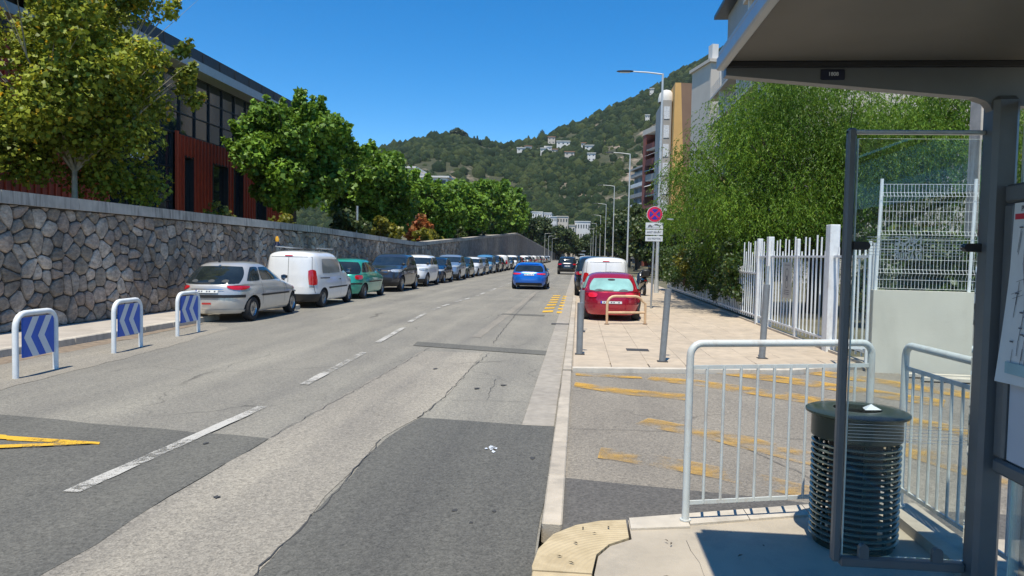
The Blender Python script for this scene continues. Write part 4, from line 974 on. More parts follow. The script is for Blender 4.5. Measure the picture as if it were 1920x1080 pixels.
class Car:
    # rings: v, z_rear, z_front, y_rear, y_front, half width, superellipse exponent
    def __init__(s, rings):
        A = np.array(rings, float); s.fn = [mono(A[:, 0], A[:, k]) for k in range(1, 7)]; s.v0, s.v1 = A[0, 0], A[-1, 0]
    def par(s, v): return [f(v) for f in s.fn]
    def pt(s, th, v, off=0.0):
        zr, zf, yr, yf, w, n = s.par(v)
        sn, cs = math.sin(th), math.cos(th)
        x = w*math.copysign(abs(sn)**(2/n), sn); yc = (yr+yf)/2; a = (yf-yr)/2
        y = yc-a*math.copysign(abs(cs)**(2/n), cs)
        t = (y-yr)/max(1e-6, yf-yr); z = zr+(zf-zr)*t
        p = Vector((x, y, z))
        if off:
            e = 1e-3
            a1 = s.pt(th+e, v)-s.pt(th-e, v); b1 = s.pt(th, min(s.v1, v+.01))-s.pt(th, max(s.v0, v-.01))
            nn = a1.cross(b1)
            if nn.length > 1e-12: p = p+nn.normalized()*off
        return p
    def th_y(s, v, y, side):      # angle on the side at length y
        zr, zf, yr, yf, w, n = s.par(v); yc = (yr+yf)/2; a = (yf-yr)/2
        q = max(-1, min(1, (yc-y)/a)); c = math.copysign(abs(q)**(n/2), q)
        th = math.acos(max(-1, min(1, c))); return th if side > 0 else -th
    def th_x(s, v, x, front):
        w, n = s.par(v)[4:6]; q = max(-1, min(1, x/w)); sn = math.copysign(abs(q)**(n/2), q); th = math.asin(sn)
        return math.pi-th if front else th
    def patch(s, fun, v0, v1, nu=12, nv=8, off=.004, rnd=.12, both=False):
        vs = []; fs = []
        for j in range(nv+1):
            b = -1+2*j/nv
            for i in range(nu+1):
                a = -1+2*i/nu
                a2 = a*math.sqrt(max(0, 1-rnd*b*b)); b2 = b*math.sqrt(max(0, 1-rnd*a*a))
                v = v0+(v1-v0)*(b2+1)/2; th = fun((a2+1)/2, (b2+1)/2, v)
                vs.append(s.pt(th, v, off))
        for j in range(nv):
            for i in range(nu): q = j*(nu+1)+i; fs.append((q, q+1, q+nu+2, q+nu+1))
        return MB().add(vs, fs)
    def side(s, sd, v0, v1, yb, yt, **k):
        return s.patch(lambda a, b, v: s.th_y(v, (yb[0]+(yt[0]-yb[0])*b)*(1-a)+(yb[1]+(yt[1]-yb[1])*b)*a, sd), v0, v1, **k)
    def end(s, front, v0, v1, xb, xt, **k):
        return s.patch(lambda a, b, v: s.th_x(v, (xb[0]+(xt[0]-xb[0])*b)*(1-a)+(xb[1]+(xt[1]-xb[1])*b)*a, front), v0, v1, **k)
    def theta(s, t0, t1, v0, v1, **k):
        return s.patch(lambda a, b, v: R(t0+(t1-t0)*a), v0, v1, **k)
    def body(s, nth=88, nv=34):
        th0 = []   # even spacing along a reference superellipse
        D = [2*math.pi*k/4000 for k in range(4001)]; P_ = [s.pt(t, 2.0) for t in D]
        cum = [0]
        for a, b in zip(P_[:-1], P_[1:]): cum.append(cum[-1]+(b-a).length)
        for k in range(nth): th0.append(float(np.interp(cum[-1]*k/nth, cum, D)))
        vs = []; fs = []
        for j in range(nv+1):
            v = s.v0+(s.v1-s.v0)*j/nv
            for t in th0: vs.append(s.pt(t, v))
        for j in range(nv):
            for i in range(nth): fs.append((j*nth+i, j*nth+(i+1) % nth, (j+1)*nth+(i+1) % nth, (j+1)*nth+i))
        zb = sum(vs[i].z for i in range(nth))/nth; b = len(vs)
        vs.append(Vector((0, 0, zb))); fs += [(i, b, (i+1) % nth) for i in range(nth)]
        o = nv*nth; c = sum((vs[o+i] for i in range(nth)), Vector())/nth; vs.append(c+Vector((0, 0, .004)))
        fs += [(o+i, o+(i+1) % nth, b+1) for i in range(nth)]
        return MB().add(vs, fs)
def hatch_rings(L, W, H, belt=.62, hood=.52, tail_rake=.35, wind=.62, roofy=(.0, .0), sill=.14, nose=.0, n0=4.6, tumble=.77, bulge=1.0, bp=None):
    h = L/2; w = W/2
    return [(0, H*sill, H*sill, -h*.95, h*.95, w*.90, n0), (.6, H*sill*1.5, H*sill*1.5, -h*.985, h*.985, w*.965, n0), (1.3, H*.34, H*.33, -h, h*.998, w*.995, n0), (2, H*.45, H*.43, -h*.995, h*.985, w, n0),
            (2.7, H*.56, H*hood*.93, -h*.975, h*.955, w*.985, n0), (3.1, H*.60, H*hood, -h*.965, h*.90, w*.972, n0-.2), (3.6, H*belt, H*(belt+.04), -h*.95, h*(wind+.02), w*.94, n0), (3.72, H*(belt+.025), H*(belt+.05), -h*.94, h*(wind-.01), w*.925, n0),
            (5, H*.925, H*.915, -h+h*tail_rake+roofy[0], h*.06+roofy[1], w*tumble, n0-.3), (5.35, H*.965, H*.962, -h+h*(tail_rake+.07)+roofy[0], -h*.02+roofy[1], w*(tumble-.10), n0-.6), (5.8, H*.99, H*.99, -h+h*(tail_rake+.2)+roofy[0], -h*.12+roofy[1], w*(tumble-.28), 3.4),
            (6.2, H, H, -h+h*(tail_rake+.45)+roofy[0], -h*.25+roofy[1], w*.2, 2.6)]
def make_wheel(parent, x, y, r, wd, rim, side, spokes=7):
    t = MB().lathe([(r*.62, -wd/2), (r*.93, -wd/2), (r, -wd/2+.03), (r, wd/2-.03), (r*.93, wd/2), (r*.62, wd/2), (r*.60, wd/2-.03), (r*.60, -wd/2+.03), (r*.62, -wd/2)], 0, 0, 28)
    rm = MB(); rr = r*.64
    rm.lathe([(rr*.16, .012), (rr*.22, .0), (0.0, .0)], 0, 0, 14)
    rm.lathe([(rr, .03), (rr*.97, .035), (rr*.88, .0), (rr*.86, -.06), (rr, -.06)], 0, 0, 28)
    for k in range(spokes):
        a = 2*math.pi*k/spokes; c_, s_ = math.cos(a), math.sin(a)
        q = [(rr*.12, -.045), (rr*.9, -.03 if spokes > 5 else -.055), (rr*.9, .03 if spokes > 5 else .055), (rr*.12, .045)]
        rm.add([(u*c_-v*s_, u*s_+v*c_, .012) for u, v in q]+[(u*c_-v*s_, u*s_+v*c_, -.015) for u, v in q], [(0, 1, 2, 3), (0, 4, 5, 1), (1, 5, 6, 2), (2, 6, 7, 3), (3, 7, 4, 0)])
    hub = MB().lathe([(rr*.98, -.062), (0, -.062)], 0, 0, 20)
    M4 = Matrix.Translation((x, y, r)) @ Matrix.Rotation(R(90)*side, 4, 'Y')
    wh = t
    rm.v = [(v[0], v[1], v[2]+wd/2-.04) for v in rm.v]; hub.v = [(v[0], v[1], v[2]+wd/2-.04) for v in hub.v]
    for mb_ in (t, rm, hub): mb_.v = [tuple(M4 @ Vector(v)) for v in mb_.v]
    off = Matrix.Translation((0, 0, 0))
    hb = hub.build('wheel', M['trim'], parent, world=False)
    ty = t.build('tyre', M['blackrub'], hb, world=False, smooth=True); ri = rm.build('rim', rim, hb, world=False)
    return hb
def build_car(label, paint, rings, wb, wr, spec, name='parked_car', cat='car', group='cars parked along the left kerb'):
    """spec: dict of options. local frame: rear at -Y, nose at +Y"""
    c = Car(rings); L2 = max(r[4] for r in rings); W2 = max(r[5] for r in rings)
    t = thing(name, label, cat, (0, 0, 0), group=group)
    bo = c.body().build('body', [paint, M['trim']], t, world=False, smooth=False)
    wy = (spec.get('ry', -wb/2), spec.get('fy', wb/2))
    cut = MB()
    for y in wy:
        for sd in (1, -1):
            n = 22; ra = wr*1.15; z = wr*1.0
            x0, x1 = sd*(W2-.26), sd*(W2+.1)
            a, b = min(x0, x1), max(x0, x1)
            vs = [(a, y+ra*math.cos(2*math.pi*k/n), z+ra*math.sin(2*math.pi*k/n)) for k in range(n)]+[(b, y+ra*math.cos(2*math.pi*k/n), z+ra*math.sin(2*math.pi*k/n)) for k in range(n)]
            cut.add(vs, [tuple(reversed(range(n))), tuple(range(n, 2*n))]+[(k, (k+1) % n, n+(k+1) % n, n+k) for k in range(n)])
    co = cut.build('cutter', M['trim'], None)
    md = bo.modifiers.new('b', 'BOOLEAN'); md.operation = 'DIFFERENCE'; md.object = co; md.solver = 'EXACT'
    try: md.material_mode = 'TRANSFER'
    except Exception: pass
    dg = bpy.context.evaluated_depsgraph_get(); me = bpy.data.meshes.new_from_object(bo.evaluated_get(dg))
    bo.modifiers.clear(); bo.data = me; bpy.data.objects.remove(co)
    if len(me.materials) < 2: me.materials.clear(); me.materials.append(paint); me.materials.append(M['trim'])
    me.polygons.foreach_set('use_smooth', [True]*len(me.polygons))
    try: me.set_sharp_from_angle(angle=R(40))
    except Exception: pass
    rim = spec.get('rim', M['alloy'])
    for y in wy:
        xin = c.pt(c.th_y(1.6, y, 1), 1.6).x-.105
        for sd in (1, -1): make_wheel(t, sd*xin, y, wr, .185, rim, sd, spec.get('spokes', 7))
    gl = spec.get('glass', M['autoglass'])
    # glass: rear window, windscreen, side windows
    if spec.get('rear_window', True):
        rw = spec.get('rw', (.80, .62)); vr = spec.get('rwv', (3.8, 4.93))
        k = c.end(False, vr[0], vr[1], (-W2*rw[0], W2*rw[0]), (-W2*rw[1], W2*rw[1]), nu=18, nv=8, rnd=.16, off=.006)
        r_ = k.build('rear_window', gl, t, world=False, smooth=True)
        k = c.end(False, vr[0]+.03, vr[0]+.09, (-.32, .05), (-.32, .05), nu=6, nv=1, rnd=0, off=.016); k.build('wiper', M['trim'], r_, world=False)
        if spec.get('heads'):
            for x in (-.34, .05, .36): c.end(False, vr[0]+.14, vr[0]+.34, (x-.09, x+.09), (x-.06, x+.06), nu=5, nv=3, rnd=.45, off=.008).build('headrest', spec['heads'], r_, world=False)
    k = c.end(True, 3.85, 4.95, (-W2*.84, W2*.84), (-W2*.66, W2*.66), nu=18, nv=8, rnd=.12, off=.006); k.build('windscreen', gl, t, world=False, smooth=True)
    for sd in (1, -1):
        for (yb, yt) in spec['sides']:
            c.side(sd, 3.82, 4.90, yb, yt, nu=10, nv=6, rnd=spec.get('swr', .14), off=.006).build('side_window', gl, t, world=False, smooth=True)
        for (y0, v0, v1) in spec.get('gaps', []):
            c.side(sd, v0, v1, (y0, y0+.010), (y0, y0+.010), nu=1, nv=8, rnd=0, off=.003).build('door_gap', M['trim'], t, world=False)
        for y0 in spec.get('handles', []):
            c.side(sd, 3.0, 3.14, (y0, y0+.16), (y0, y0+.16), nu=4, nv=2, rnd=.4, off=.02).build('door_handle', spec.get('hmat', M['trim']), t, world=False)
        if spec.get('rub', True):
            c.side(sd, 1.75, 1.98, (wy[0]+wr*1.25, wy[1]-wr*1.25), (wy[0]+wr*1.25, wy[1]-wr*1.25), nu=10, nv=2, rnd=.02, off=.012).build('side_moulding', M['trim'], t, world=False)
        # door mirror
        mp = c.pt(c.th_y(3.72, spec.get('my', L2*.45), sd), 3.72)
        m1 = MB().box(-.035, .035, -.045, .045, -.06, .06, bev=.028)
        m1.v = [(v[0]*2.2+mp.x+sd*.10, v[1]+mp.y, v[2]+mp.z+.06) for v in m1.v]
        mo = m1.build('door_mirror', spec.get('mmat', M['trim']), t, world=False, smooth=True)
        q = MB().box(-.055, .055, -.003, 0, -.045, .045); q.v = [(v[0]+mp.x+sd*.10, v[1]+mp.y-.046, v[2]+mp.z+.06) for v in q.v]; q.build('mirror_glass', M['chrome'], mo, world=False)
    # lamps
    for (t0, t1, v0, v1) in spec['tails']:
        for sg_ in (1, -1):
            a = (t0, t1) if sg_ > 0 else (-t1, -t0)
            c.theta(a[0], a[1], v0, v1, nu=14, nv=5, rnd=spec.get('trnd', .35), off=.012).build('tail_light', spec.get('tailm', M['tail']), t, world=False, smooth=True)
    for (t0, t1, v0, v1) in spec['heads_l']:
        for sg_ in (1, -1):
            a = (180-t1, 180-t0) if sg_ > 0 else (180+t0, 180+t1)
            c.theta(a[0], a[1], v0, v1, nu=14, nv=5, rnd=.35, off=.01).build('headlight', M['head'], t, world=False, smooth=True)
    # bumpers, grille, plates
    for (front, v0, v1, xs, mat, nm, of) in spec['bump']:
        xw = W2*xs
        c.end(front, v0, v1, (-xw, xw), (-xw, xw), nu=22, nv=4, rnd=.1, off=of).build(nm, mat, t, world=False, smooth=True)
    for (t0, t1, v0, v1, mat, nm, of) in spec.get('wrap', []):
        c.theta(t0, t1, v0, v1, nu=36, nv=3, rnd=.02, off=of).build(nm, mat, t, world=False, smooth=True)
    pv_ = spec.get('plate_v', (2.15, 2.45)); x_ = spec.get('plate_x', 0)
    pr_ = c.end(False, pv_[0], pv_[1], (x_-.26, x_+.26), (x_-.26, x_+.26), nu=6, nv=1, rnd=.02, off=.02).build('number_plate', M['plate'], t, world=False)
    dk = MB()
    vm0, vm1 = pv_[0]+(pv_[1]-pv_[0])*.25, pv_[0]+(pv_[1]-pv_[0])*.75
    for k_ in range(7):
        xx = x_-.19+k_*.06
        if k_ in (2, 5): continue
        q = c.end(False, vm0, vm1, (xx, xx+.035), (xx, xx+.035), nu=1, nv=1, rnd=0, off=.022); dk.add(q.v, q.f)
    dk.build('plate_print', M['ink'], pr_, world=False)
    q = c.end(False, pv_[0], pv_[1], (x_-.258, x_-.225), (x_-.258, x_-.225), nu=1, nv=1, rnd=0, off=.0215); q.build('plate_band', M['sign_navy'], pr_, world=False)
    q = c.end(True, 1.5, 1.8, (-.26, .26), (-.26, .26), nu=6, nv=1, rnd=.02, off=.02).build('number_plate', M['plate'], t, world=False)
    spec['car'] = c
    return t, c
def place(t, x, y, rz=0, z=0, tilt=0): t.location = (x, y, z); t.rotation_euler = (0, tilt, R(rz)); return t
P = {k: carpaint('car_paint_'+k, *v) for k, v in dict(
    silver=((.56, .545, .51), .4, .3), white=((.78, .78, .76), 0, .3), green=((.035, .36, .26), .3, .3), black=((.016, .018, .022), .3, .25), dgrey=((.05, .055, .065), .5, .3),
    navy=((.012, .022, .05), .4, .28), blue=((.008, .15, .62), .25, .3), ka=((.40, .006, .030), .3, .25), sblue=((.30, .38, .48), .5, .3), lgrey=((.36, .38, .39), .6, .3), dgreen=((.02, .05, .035), .4, .3), red=((.35, .01, .012), .2, .3), skyblue=((.10, .30, .52), .4, .3)).items()}
# silver hatchback
rg = hatch_rings(3.83, 1.66, 1.43, belt=.62, hood=.53, tail_rake=.34, wind=.50, tumble=.73, n0=3.9)
spec = dict(sides=[((-1.42, -.80), (-1.02, -.70)), ((-.74, .80), (-.66, .02))], gaps=[(-.77, .9, 3.7), (.55, .9, 3.3)], handles=[-.62], hmat=P['silver'], heads=pm('seat_headrest', (.05, .055, .058), .8),
            tails=[(17, 58, 2.5, 3.3)], heads_l=[(12, 70, 2.3, 2.9)], trnd=.5, my=.62, rwv=(3.62, 4.95), rw=(.82, .66), spokes=9, ry=-1.20, fy=1.22,
            bump=[(True, .9, 1.5, .7, M['trim'], 'grille', .006), (False, .95, 1.15, .30, M['tail'], 'fog_reflector', .008)], wrap=[(-50, 50, 1.70, 2.02, M['trim'], 'bumper_strip', .02), (130, 230, 1.70, 1.95, M['trim'], 'bumper_strip', .02)],
            plate_v=(2.20, 2.48))
spec['bump'][1] = (False, 1.05, 1.22, .13, M['tail'], 'fog_reflector', .012)
car1, cc = build_car('silver three-door hatchback parked by the last chevron barrier', P['silver'], rg, 2.44, .29, spec)
cc.end(False, 2.50, 2.60, (-.40, .40), (-.38, .38), nu=12, nv=2, rnd=.2, off=.024).build('plate_garnish', M['chrome'], car1, world=False)
cc.end(False, .25, .62, (.02, .76), (.06, .74), nu=10, nv=3, rnd=.4, off=.014).build('bumper_lip', P['silver'], car1, world=False, smooth=True)
MB().tube([(0, -1.28, 1.405), (0, -1.36, 1.60)], .006, 6).build('aerial', M['trim'], car1, world=False)
MB().lathe([(.03, 1.40), (.025, 1.43), (0, 1.435)], 0, -1.28, 10).build('aerial_base', M['trim'], car1, world=False)
place(car1, -8.28, 17.65, .8, .01, R(-.6)); car1.scale = (1, 1, .955)
# white panel van with roof bars
def van_rings(L, W, H, n0=5.2):
    h = L/2; w = W/2
    return [(0, H*.12, H*.12, -h*.97, h*.95, w*.92, n0), (.6, H*.17, H*.17, -h*.99, h*.985, w*.97, n0), (1.3, H*.27, H*.27, -h, h, w, n0), (2, H*.36, H*.36, -h, h*.985, w, n0), (2.7, H*.45, H*.42, -h*.995, h*.955, w, n0),
            (3.1, H*.51, H*.47, -h*.993, h*.92, w*.992, n0), (3.6, H*.58, H*.585, -h*.99, h*.70, w*.975, n0), (3.72, H*.60, H*.60, -h*.988, h*.685, w*.97, n0), (5, H*.90, H*.88, -h*.955, h*.27, w*.86, n0-.3),
            (5.35, H*.95, H*.945, -h*.93, h*.20, w*.77, n0-.6), (5.8, H*.985, H*.985, -h*.86, h*.1, w*.56, 3.6), (6.2, H, H, -h*.7, 0, w*.25, 2.8)]
rg = van_rings(3.9, 1.70, 1.74)
vspec = dict(sides=[((.38, 1.22), (.38, .62))], swr=.10, gaps=[(.30, .8, 4.6), (1.05, .8, 3.5)], handles=[.10], rear_window=False, tails=[(22, 50, 2.35, 4.05)], trnd=.2, heads_l=[(15, 68, 2.4, 3.2)], my=1.02, rim=M['steelrim'], spokes=5,
             ry=-1.22, fy=1.30, bump=[(True, .7, 1.6, .7, M['trim'], 'grille', .008)], wrap=[(-60, 60, .0, 1.18, M['trim'], 'rear_bumper', .02), (130, 230, .0, .9, M['trim'], 'front_bumper', .02)], plate_v=(1.85, 2.12), plate_x=-.36)
def van_extras(t, c, W2, vpanel=True):
    c.end(False, 1.25, 4.92, (-.005, .006), (-.005, .006), nu=1, nv=14, rnd=0, off=.004).build('door_gap', M['trim'], t, world=False)
    for sx in (1, -1):
        c.end(False, 1.25, 4.95, (sx*W2*.86, sx*W2*.86+.008), (sx*W2*.74, sx*W2*.74+.008), nu=1, nv=14, rnd=0, off=.004).build('door_gap', M['trim'], t, world=False)
    c.end(False, 4.93, 4.96, (-W2*.74, W2*.74), (-W2*.74, W2*.74), nu=10, nv=1, rnd=0, off=.004).build('door_gap', M['trim'], t, world=False)
    c.end(False, 5.0, 5.1, (-.14, .14), (-.13, .13), nu=5, nv=1, rnd=.3, off=.012).build('brake_light', M['tail'], t, world=False)
    c.end(False, 2.75, 3.30, (-.19, -.09), (-.19, -.09), nu=4, nv=5, rnd=.5, off=.014).build('door_handle', M['trim'], t, world=False)
    for sd in (1, -1):
        for x in (sd*W2*.84,):
            c.end(False, 2.05, 2.15, (min(x, x-sd*.12), max(x, x-sd*.12)), (min(x, x-sd*.12), max(x, x-sd*.12)), nu=2, nv=1, rnd=.2, off=.01).build('door_hinge', M['trim'], t, world=False)
        c.side(sd, 3.18, 3.30, (-1.5, -.75), (-1.5, -.75), nu=6, nv=1, rnd=.05, off=.006).build('door_rail', M['trim'], t, world=False)
        if vpanel: c.side(sd, 3.75, 4.85, (-1.35, .24), (-1.28, .26), nu=8, nv=6, rnd=.08, off=.004).build('pressed_panel', P['lgrey'], t, world=False, smooth=True)
van1, cv = build_car('white panel van with roof bars parked in front of the silver hatchback', P['white'], rg, 2.5, .29, vspec, 'delivery_van', 'van')
van_extras(van1, cv, .85)
rk = MB().tube([(-.52, -1.55, 1.86), (-.52, .55, 1.80)], .022, 8); rk.build('roof_bar', M['galv'], van1, world=False, smooth=True)
MB().tube([(.52, -1.0, 1.82), (.52, .55, 1.80)], .018, 8).build('roof_bar', M['galv'], van1, world=False, smooth=True)
for y in (-.9, .45): 
    MB().tube([(-.6, y, 1.72), (-.6, y, 1.79), (.6, y, 1.79), (.6, y, 1.72)], .016, 8).build('cross_bar', M['trim'], van1, world=False)
MB().lathe([(.10, 1.87), (.07, 1.95), (.05, 2.0), (0, 2.0)], -.52, -1.45, 12).build('beacon_base', M['navy'], van1, world=False)
M['amber'] = pm('amber_beacon', (.7, .36, .03), .2, coat=.5)
MB().lathe([(.05, 2.0), (.06, 2.08), (.03, 2.16), (0, 2.17)], -.52, -1.45, 12).build('beacon_lens', M['amber'], van1, world=False, smooth=True)
place(van1, -8.30, 22.35, .6, .0); van1.scale = (1, 1, .955)
# small green hatchback
rg = hatch_rings(3.72, 1.6, 1.42, belt=.61, hood=.54, tail_rake=.26, wind=.52, tumble=.77, n0=3.9)
gspec = dict(sides=[((-1.42, -.66), (-1.12, -.62)), ((-.60, .82), (-.56, .06))], gaps=[(-.63, .9, 3.7), (.6, .9, 3.3)], handles=[-.48], tails=[(26, 54, 2.25, 3.0)], heads_l=[(14, 66, 2.3, 2.9)], my=.66, rwv=(3.6, 4.95), rw=(.86, .68), rim=M['steelrim'],
             bump=[(True, 2.2, 2.6, .3, M['trim'], 'grille', .006)], wrap=[(-52, 52, 1.45, 1.7, M['trim'], 'bumper_strip', .016)], plate_v=(1.85, 2.15))
car3, c3 = build_car('small metallic green hatchback parked in front of the white panel van', P['green'], rg, 2.4, .27, gspec); place(car3, -8.28, 26.75, .4)
# SUV prototype (dark grey, facing us)
def suv_rings(L, W, H): return hatch_rings(L, W, H, belt=.63, hood=.60, tail_rake=.20, wind=.50, tumble=.78, n0=4.8, sill=.15)
def suv_spec(**k):
    d = dict(sides=[((-1.95, -1.45), (-1.72, -1.35)), ((-1.38, -.30), (-1.30, -.28)), ((-.24, 1.0), (-.22, .22))], swr=.08, gaps=[(-.27, .9, 3.7), (.86, .9, 3.3), (-1.30, 1.8, 3.7)], handles=[-1.1, -.12], tails=[(14, 62, 2.5, 3.2)], heads_l=[(16, 66, 2.45, 2.95)], my=.92,
             rwv=(3.7, 4.9), rw=(.84, .66), ry=-1.32, fy=1.36, rub=False,
             bump=[(True, .9, 1.7, .66, M['trim'], 'lower_grille', .006), (True, 2.1, 2.75, .50, M['trim'], 'grille', .008), (True, 2.42, 2.50, .46, M['chrome'], 'grille_bar', .014)],
             wrap=[(-60, 60, .0, .8, M['trim'], 'rear_bumper', .012), (122, 238, .0, .8, M['trim'], 'front_bumper', .012)], plate_v=(2.0, 2.3)); d.update(k); return d
suv, cs_ = build_car('dark grey SUV parked facing the camera after the green hatchback', P['dgrey'], suv_rings(4.4, 1.84, 1.62), 2.68, .34, suv_spec()); place(suv, -8.36, 32.3, 180)
suvw, cs_ = build_car('white SUV with black lower trim parked facing the camera', P['white'], suv_rings(4.25, 1.8, 1.58), 2.6, .34, suv_spec(mmat=M['trim'])); place(suvw, -8.34, 37.6, 180)
# more hatchbacks facing us
hspec = dict(sides=[((-1.5, -.62), (-1.2, -.58)), ((-.56, .86), (-.52, .10))], gaps=[(-.59, .9, 3.7), (.66, .9, 3.3)], handles=[-.44], tails=[(13, 60, 2.5, 3.15)], heads_l=[(12, 66, 2.3, 2.9)], my=.7, rwv=(3.68, 4.92), rw=(.86, .66),
             bump=[(True, .8, 1.6, .62, M['trim'], 'lower_grille', .006), (True, 2.25, 2.6, .34, M['trim'], 'grille', .008)], wrap=[(-55, 55, .0, .5, M['trim'], 'rear_bumper', .012)], plate_v=(1.9, 2.2))
hat, _ = build_car('small navy hatchback parked between the white SUV and the silver blue SUV', P['navy'], hatch_rings(4.0, 1.72, 1.46, belt=.62, hood=.55, tail_rake=.24, wind=.50), 2.5, .3, hspec)
place(hat, -8.3, 42.1, 180)
def recolor(src, paint, label, old=None):
    c = copy_tree(src); c['label'] = label
    for ch in bpy.data.objects:
        if ch.parent == c and ch.name.startswith('body'):
            if paint.name not in REC.setdefault(src.name, {}):
                me = ch.data.copy(); me.materials[0] = paint; REC[src.name][paint.name] = me
            ch.data = REC[src.name][paint.name]
    return c
REC = {}
def strip_roof(c):
    for o in [o for o in bpy.data.objects if o.parent == c and o.name.startswith(('roof_bar', 'cross_bar', 'beacon'))]: bpy.data.objects.remove(o)
    return c
queue = [(suv, 'sblue', 46.8, 180, 'silver blue SUV parked facing the camera beyond the navy hatchback'), (hat, 'dgreen', 51.6, 180, 'dark green car parked facing the camera beyond the silver blue SUV'),
         (hat, 'white', 56.2, 180, 'first of two white hatchbacks parked facing the camera behind the blue car'), (hat, 'lgrey', 60.6, 180, 'pale silver hatchback parked beyond the first white hatchback'),
         (van1, 'skyblue', 65.4, 180, 'light blue and white tall car parked beyond the pale silver hatchback'), (suv, 'dgrey', 70.4, 180, 'dark tall car with white roof edge parked beyond the light blue one'),
         (hat, 'navy', 75.2, 0, 'dark blue hatchback parked in front of a white van far down the row'), (van1, 'white', 80.2, 0, 'white van parked far down the left row above the blue car roof'),
         (hat, 'dgrey', 85, 180, 'dark hatchback parked after the far white van'), (van1, 'white', 90.2, 180, 'second far white van parked with dark windscreen towards the camera'),
         (suv, 'black', 95.6, 180, 'black car parked beyond the second far white van'), (hat, 'red', 101, 0, 'small red car parked far down the left row')]
for src, p, y, rz, lab in queue:
    c = strip_roof(recolor(src, P[p], lab)); place(c, -8.32+random.uniform(-.06, .06), y, rz+random.uniform(-1, 1))
    c.name = src.name.split('.')[0]
rest = ['white', 'white', 'lgrey', 'white', 'dgrey', 'white', 'silver', 'white', 'navy', 'white', 'lgrey', 'white', 'white', 'black', 'white', 'lgrey', 'white', 'white']
for i, p in enumerate(rest):
    src = (van1, hat, suv)[i % 3 if p != 'white' else (0 if i % 2 else 1)]
    c = recolor(src, P[p], 'tiny parked car far down the left kerb, beyond the small red one'); strip_roof(c); place(c, -8.32+random.uniform(-.06, .06), 107+i*5.4, random.choice((0, 180)))
# cars on the right
rg = hatch_rings(3.62, 1.62, 1.37, belt=.60, hood=.55, tail_rake=.34, wind=.55, tumble=.72, n0=3.3)
kspec = dict(sides=[((-1.32, -.55), (-.98, -.50)), ((-.48, .92), (-.44, .08))], gaps=[(-.51, .9, 3.7), (.68, .9, 3.3)], handles=[-.38], hmat=P['ka'], mmat=P['ka'], tails=[(14, 34, 2.2, 2.85)], heads_l=[(14, 60, 2.3, 2.9)], my=.72, rwv=(3.68, 4.72), rw=(.72, .58),
             bump=[(True, .9, 1.5, .6, M['trim'], 'grille', .006)], wrap=[(-48, 48, .0, 1.35, P['ka'], 'rear_bumper', .03)], plate_v=(1.45, 1.75), rim=M['steelrim'], glass=M['autoglass_teal'], tailm=M['tail_hot'])
ka_, ck = build_car('dark red rounded hatchback parked on the pavement behind the cream hoop', P['ka'], rg, 2.44, .28, kspec, group='vehicles parked on the right pavement')
for x in (-.30, .30): ck.end(False, 3.58, 3.85, (x-.15, x+.15), (x-.09, x+.09), nu=6, nv=3, rnd=.5, off=.009).build('headrest', M['seat'], ka_, world=False)
ck.end(False, 4.5, 4.66, (-.10, .10), (-.09, .09), nu=5, nv=2, rnd=.4, off=.009).build('interior_mirror', M['trim'], ka_, world=False)
for sx in (-1, 1):
    pts = [ck.pt(ck.th_x(v, sx*.81*(.88-(.10*max(0, v-2.9))-.02*abs(v-2.7)), False), v, .008) for v in [1.45+.12*k for k in range(30)] if v < 4.9]
    MB().tube(pts, .006, 6, cap=False).build('panel_seam', M['tail'], ka_, world=False)
place(ka_, .87, 20.15, -1.2, .062); ka_.scale = (1, 1, .88)
van2 = copy_tree(van1); van2['label'] = 'white panel van parked in front of the dark red hatchback'; van2['group'] = 'vehicles parked on the right pavement'; van2.name = 'delivery_van'
for o in [o for o in bpy.data.objects if o.parent == van2 and (o.name.startswith(('roof_bar', 'cross_bar', 'beacon', 'pressed')))]: bpy.data.objects.remove(o)
place(van2, .92, 26.0, -.8, .062); van2.scale = (.97, 1.0, .915)
queue = [(suv, 'black', 31.6, 0, 'black SUV hidden mostly behind the right white van'), (hat, 'white', 36.6, 0, 'white hatchback parked beyond the black SUV on the right'), (suv, 'lgrey', 42, 180, 'grey SUV parked on the right beyond the white hatchback'),
         (hat, 'white', 47.4, 180, 'white hatchback facing the camera on the right side far down'), (hat, 'dgrey', 52.5, 180, 'dark hatchback in the far right row'), (van1, 'white', 58, 0, 'small far white van in the right row')]
for src, p, y, rz, lab in queue:
    c = strip_roof(recolor(src, P[p], lab)); place(c, .75, y, rz, .06); c['group'] = 'vehicles parked on the right pavement'; c.name = src.name.split('.')[0]
for i in range(10):
    c = recolor((hat, suv, van1)[i % 3], P[('lgrey', 'white', 'dgrey', 'white', 'black')[i % 5]], 'tiny parked car near the far end of the right row'); strip_roof(c); place(c, .8, 64+i*6.2, 0, .06); c['group'] = 'vehicles parked on the right pavement'
# moving cars
rg = hatch_rings(4.3, 1.79, 1.44, belt=.63, hood=.56, tail_rake=.24, wind=.48, tumble=.74, n0=4.6)
bspec = dict(sides=[((-1.62, -1.15), (-1.35, -1.05)), ((-1.08, -.20), (-1.0, -.2)), ((-.14, .92), (-.14, .18))], gaps=[(-.17, .9, 3.7), (.8, .9, 3.3)], handles=[-.95, -.05], tails=[(8, 52, 2.62, 3.12)], heads_l=[(12, 60, 2.3, 2.85)], my=.85, rwv=(3.66, 4.80), rw=(.82, .66), mmat=M['trim'],
             bump=[(False, .05, .85, .72, M['trim'], 'diffuser', .01), (False, .05, .18, .5, M['chrome'], 'exhaust_trim', .02)], wrap=[], plate_v=(2.42, 2.72), tailm=M['tail_hot'], rub=False)
bl, cb = build_car('bright blue hatchback driving away in the near lane', P['blue'], rg, 2.67, .33, bspec, 'moving_car', group='cars driving away on the road')
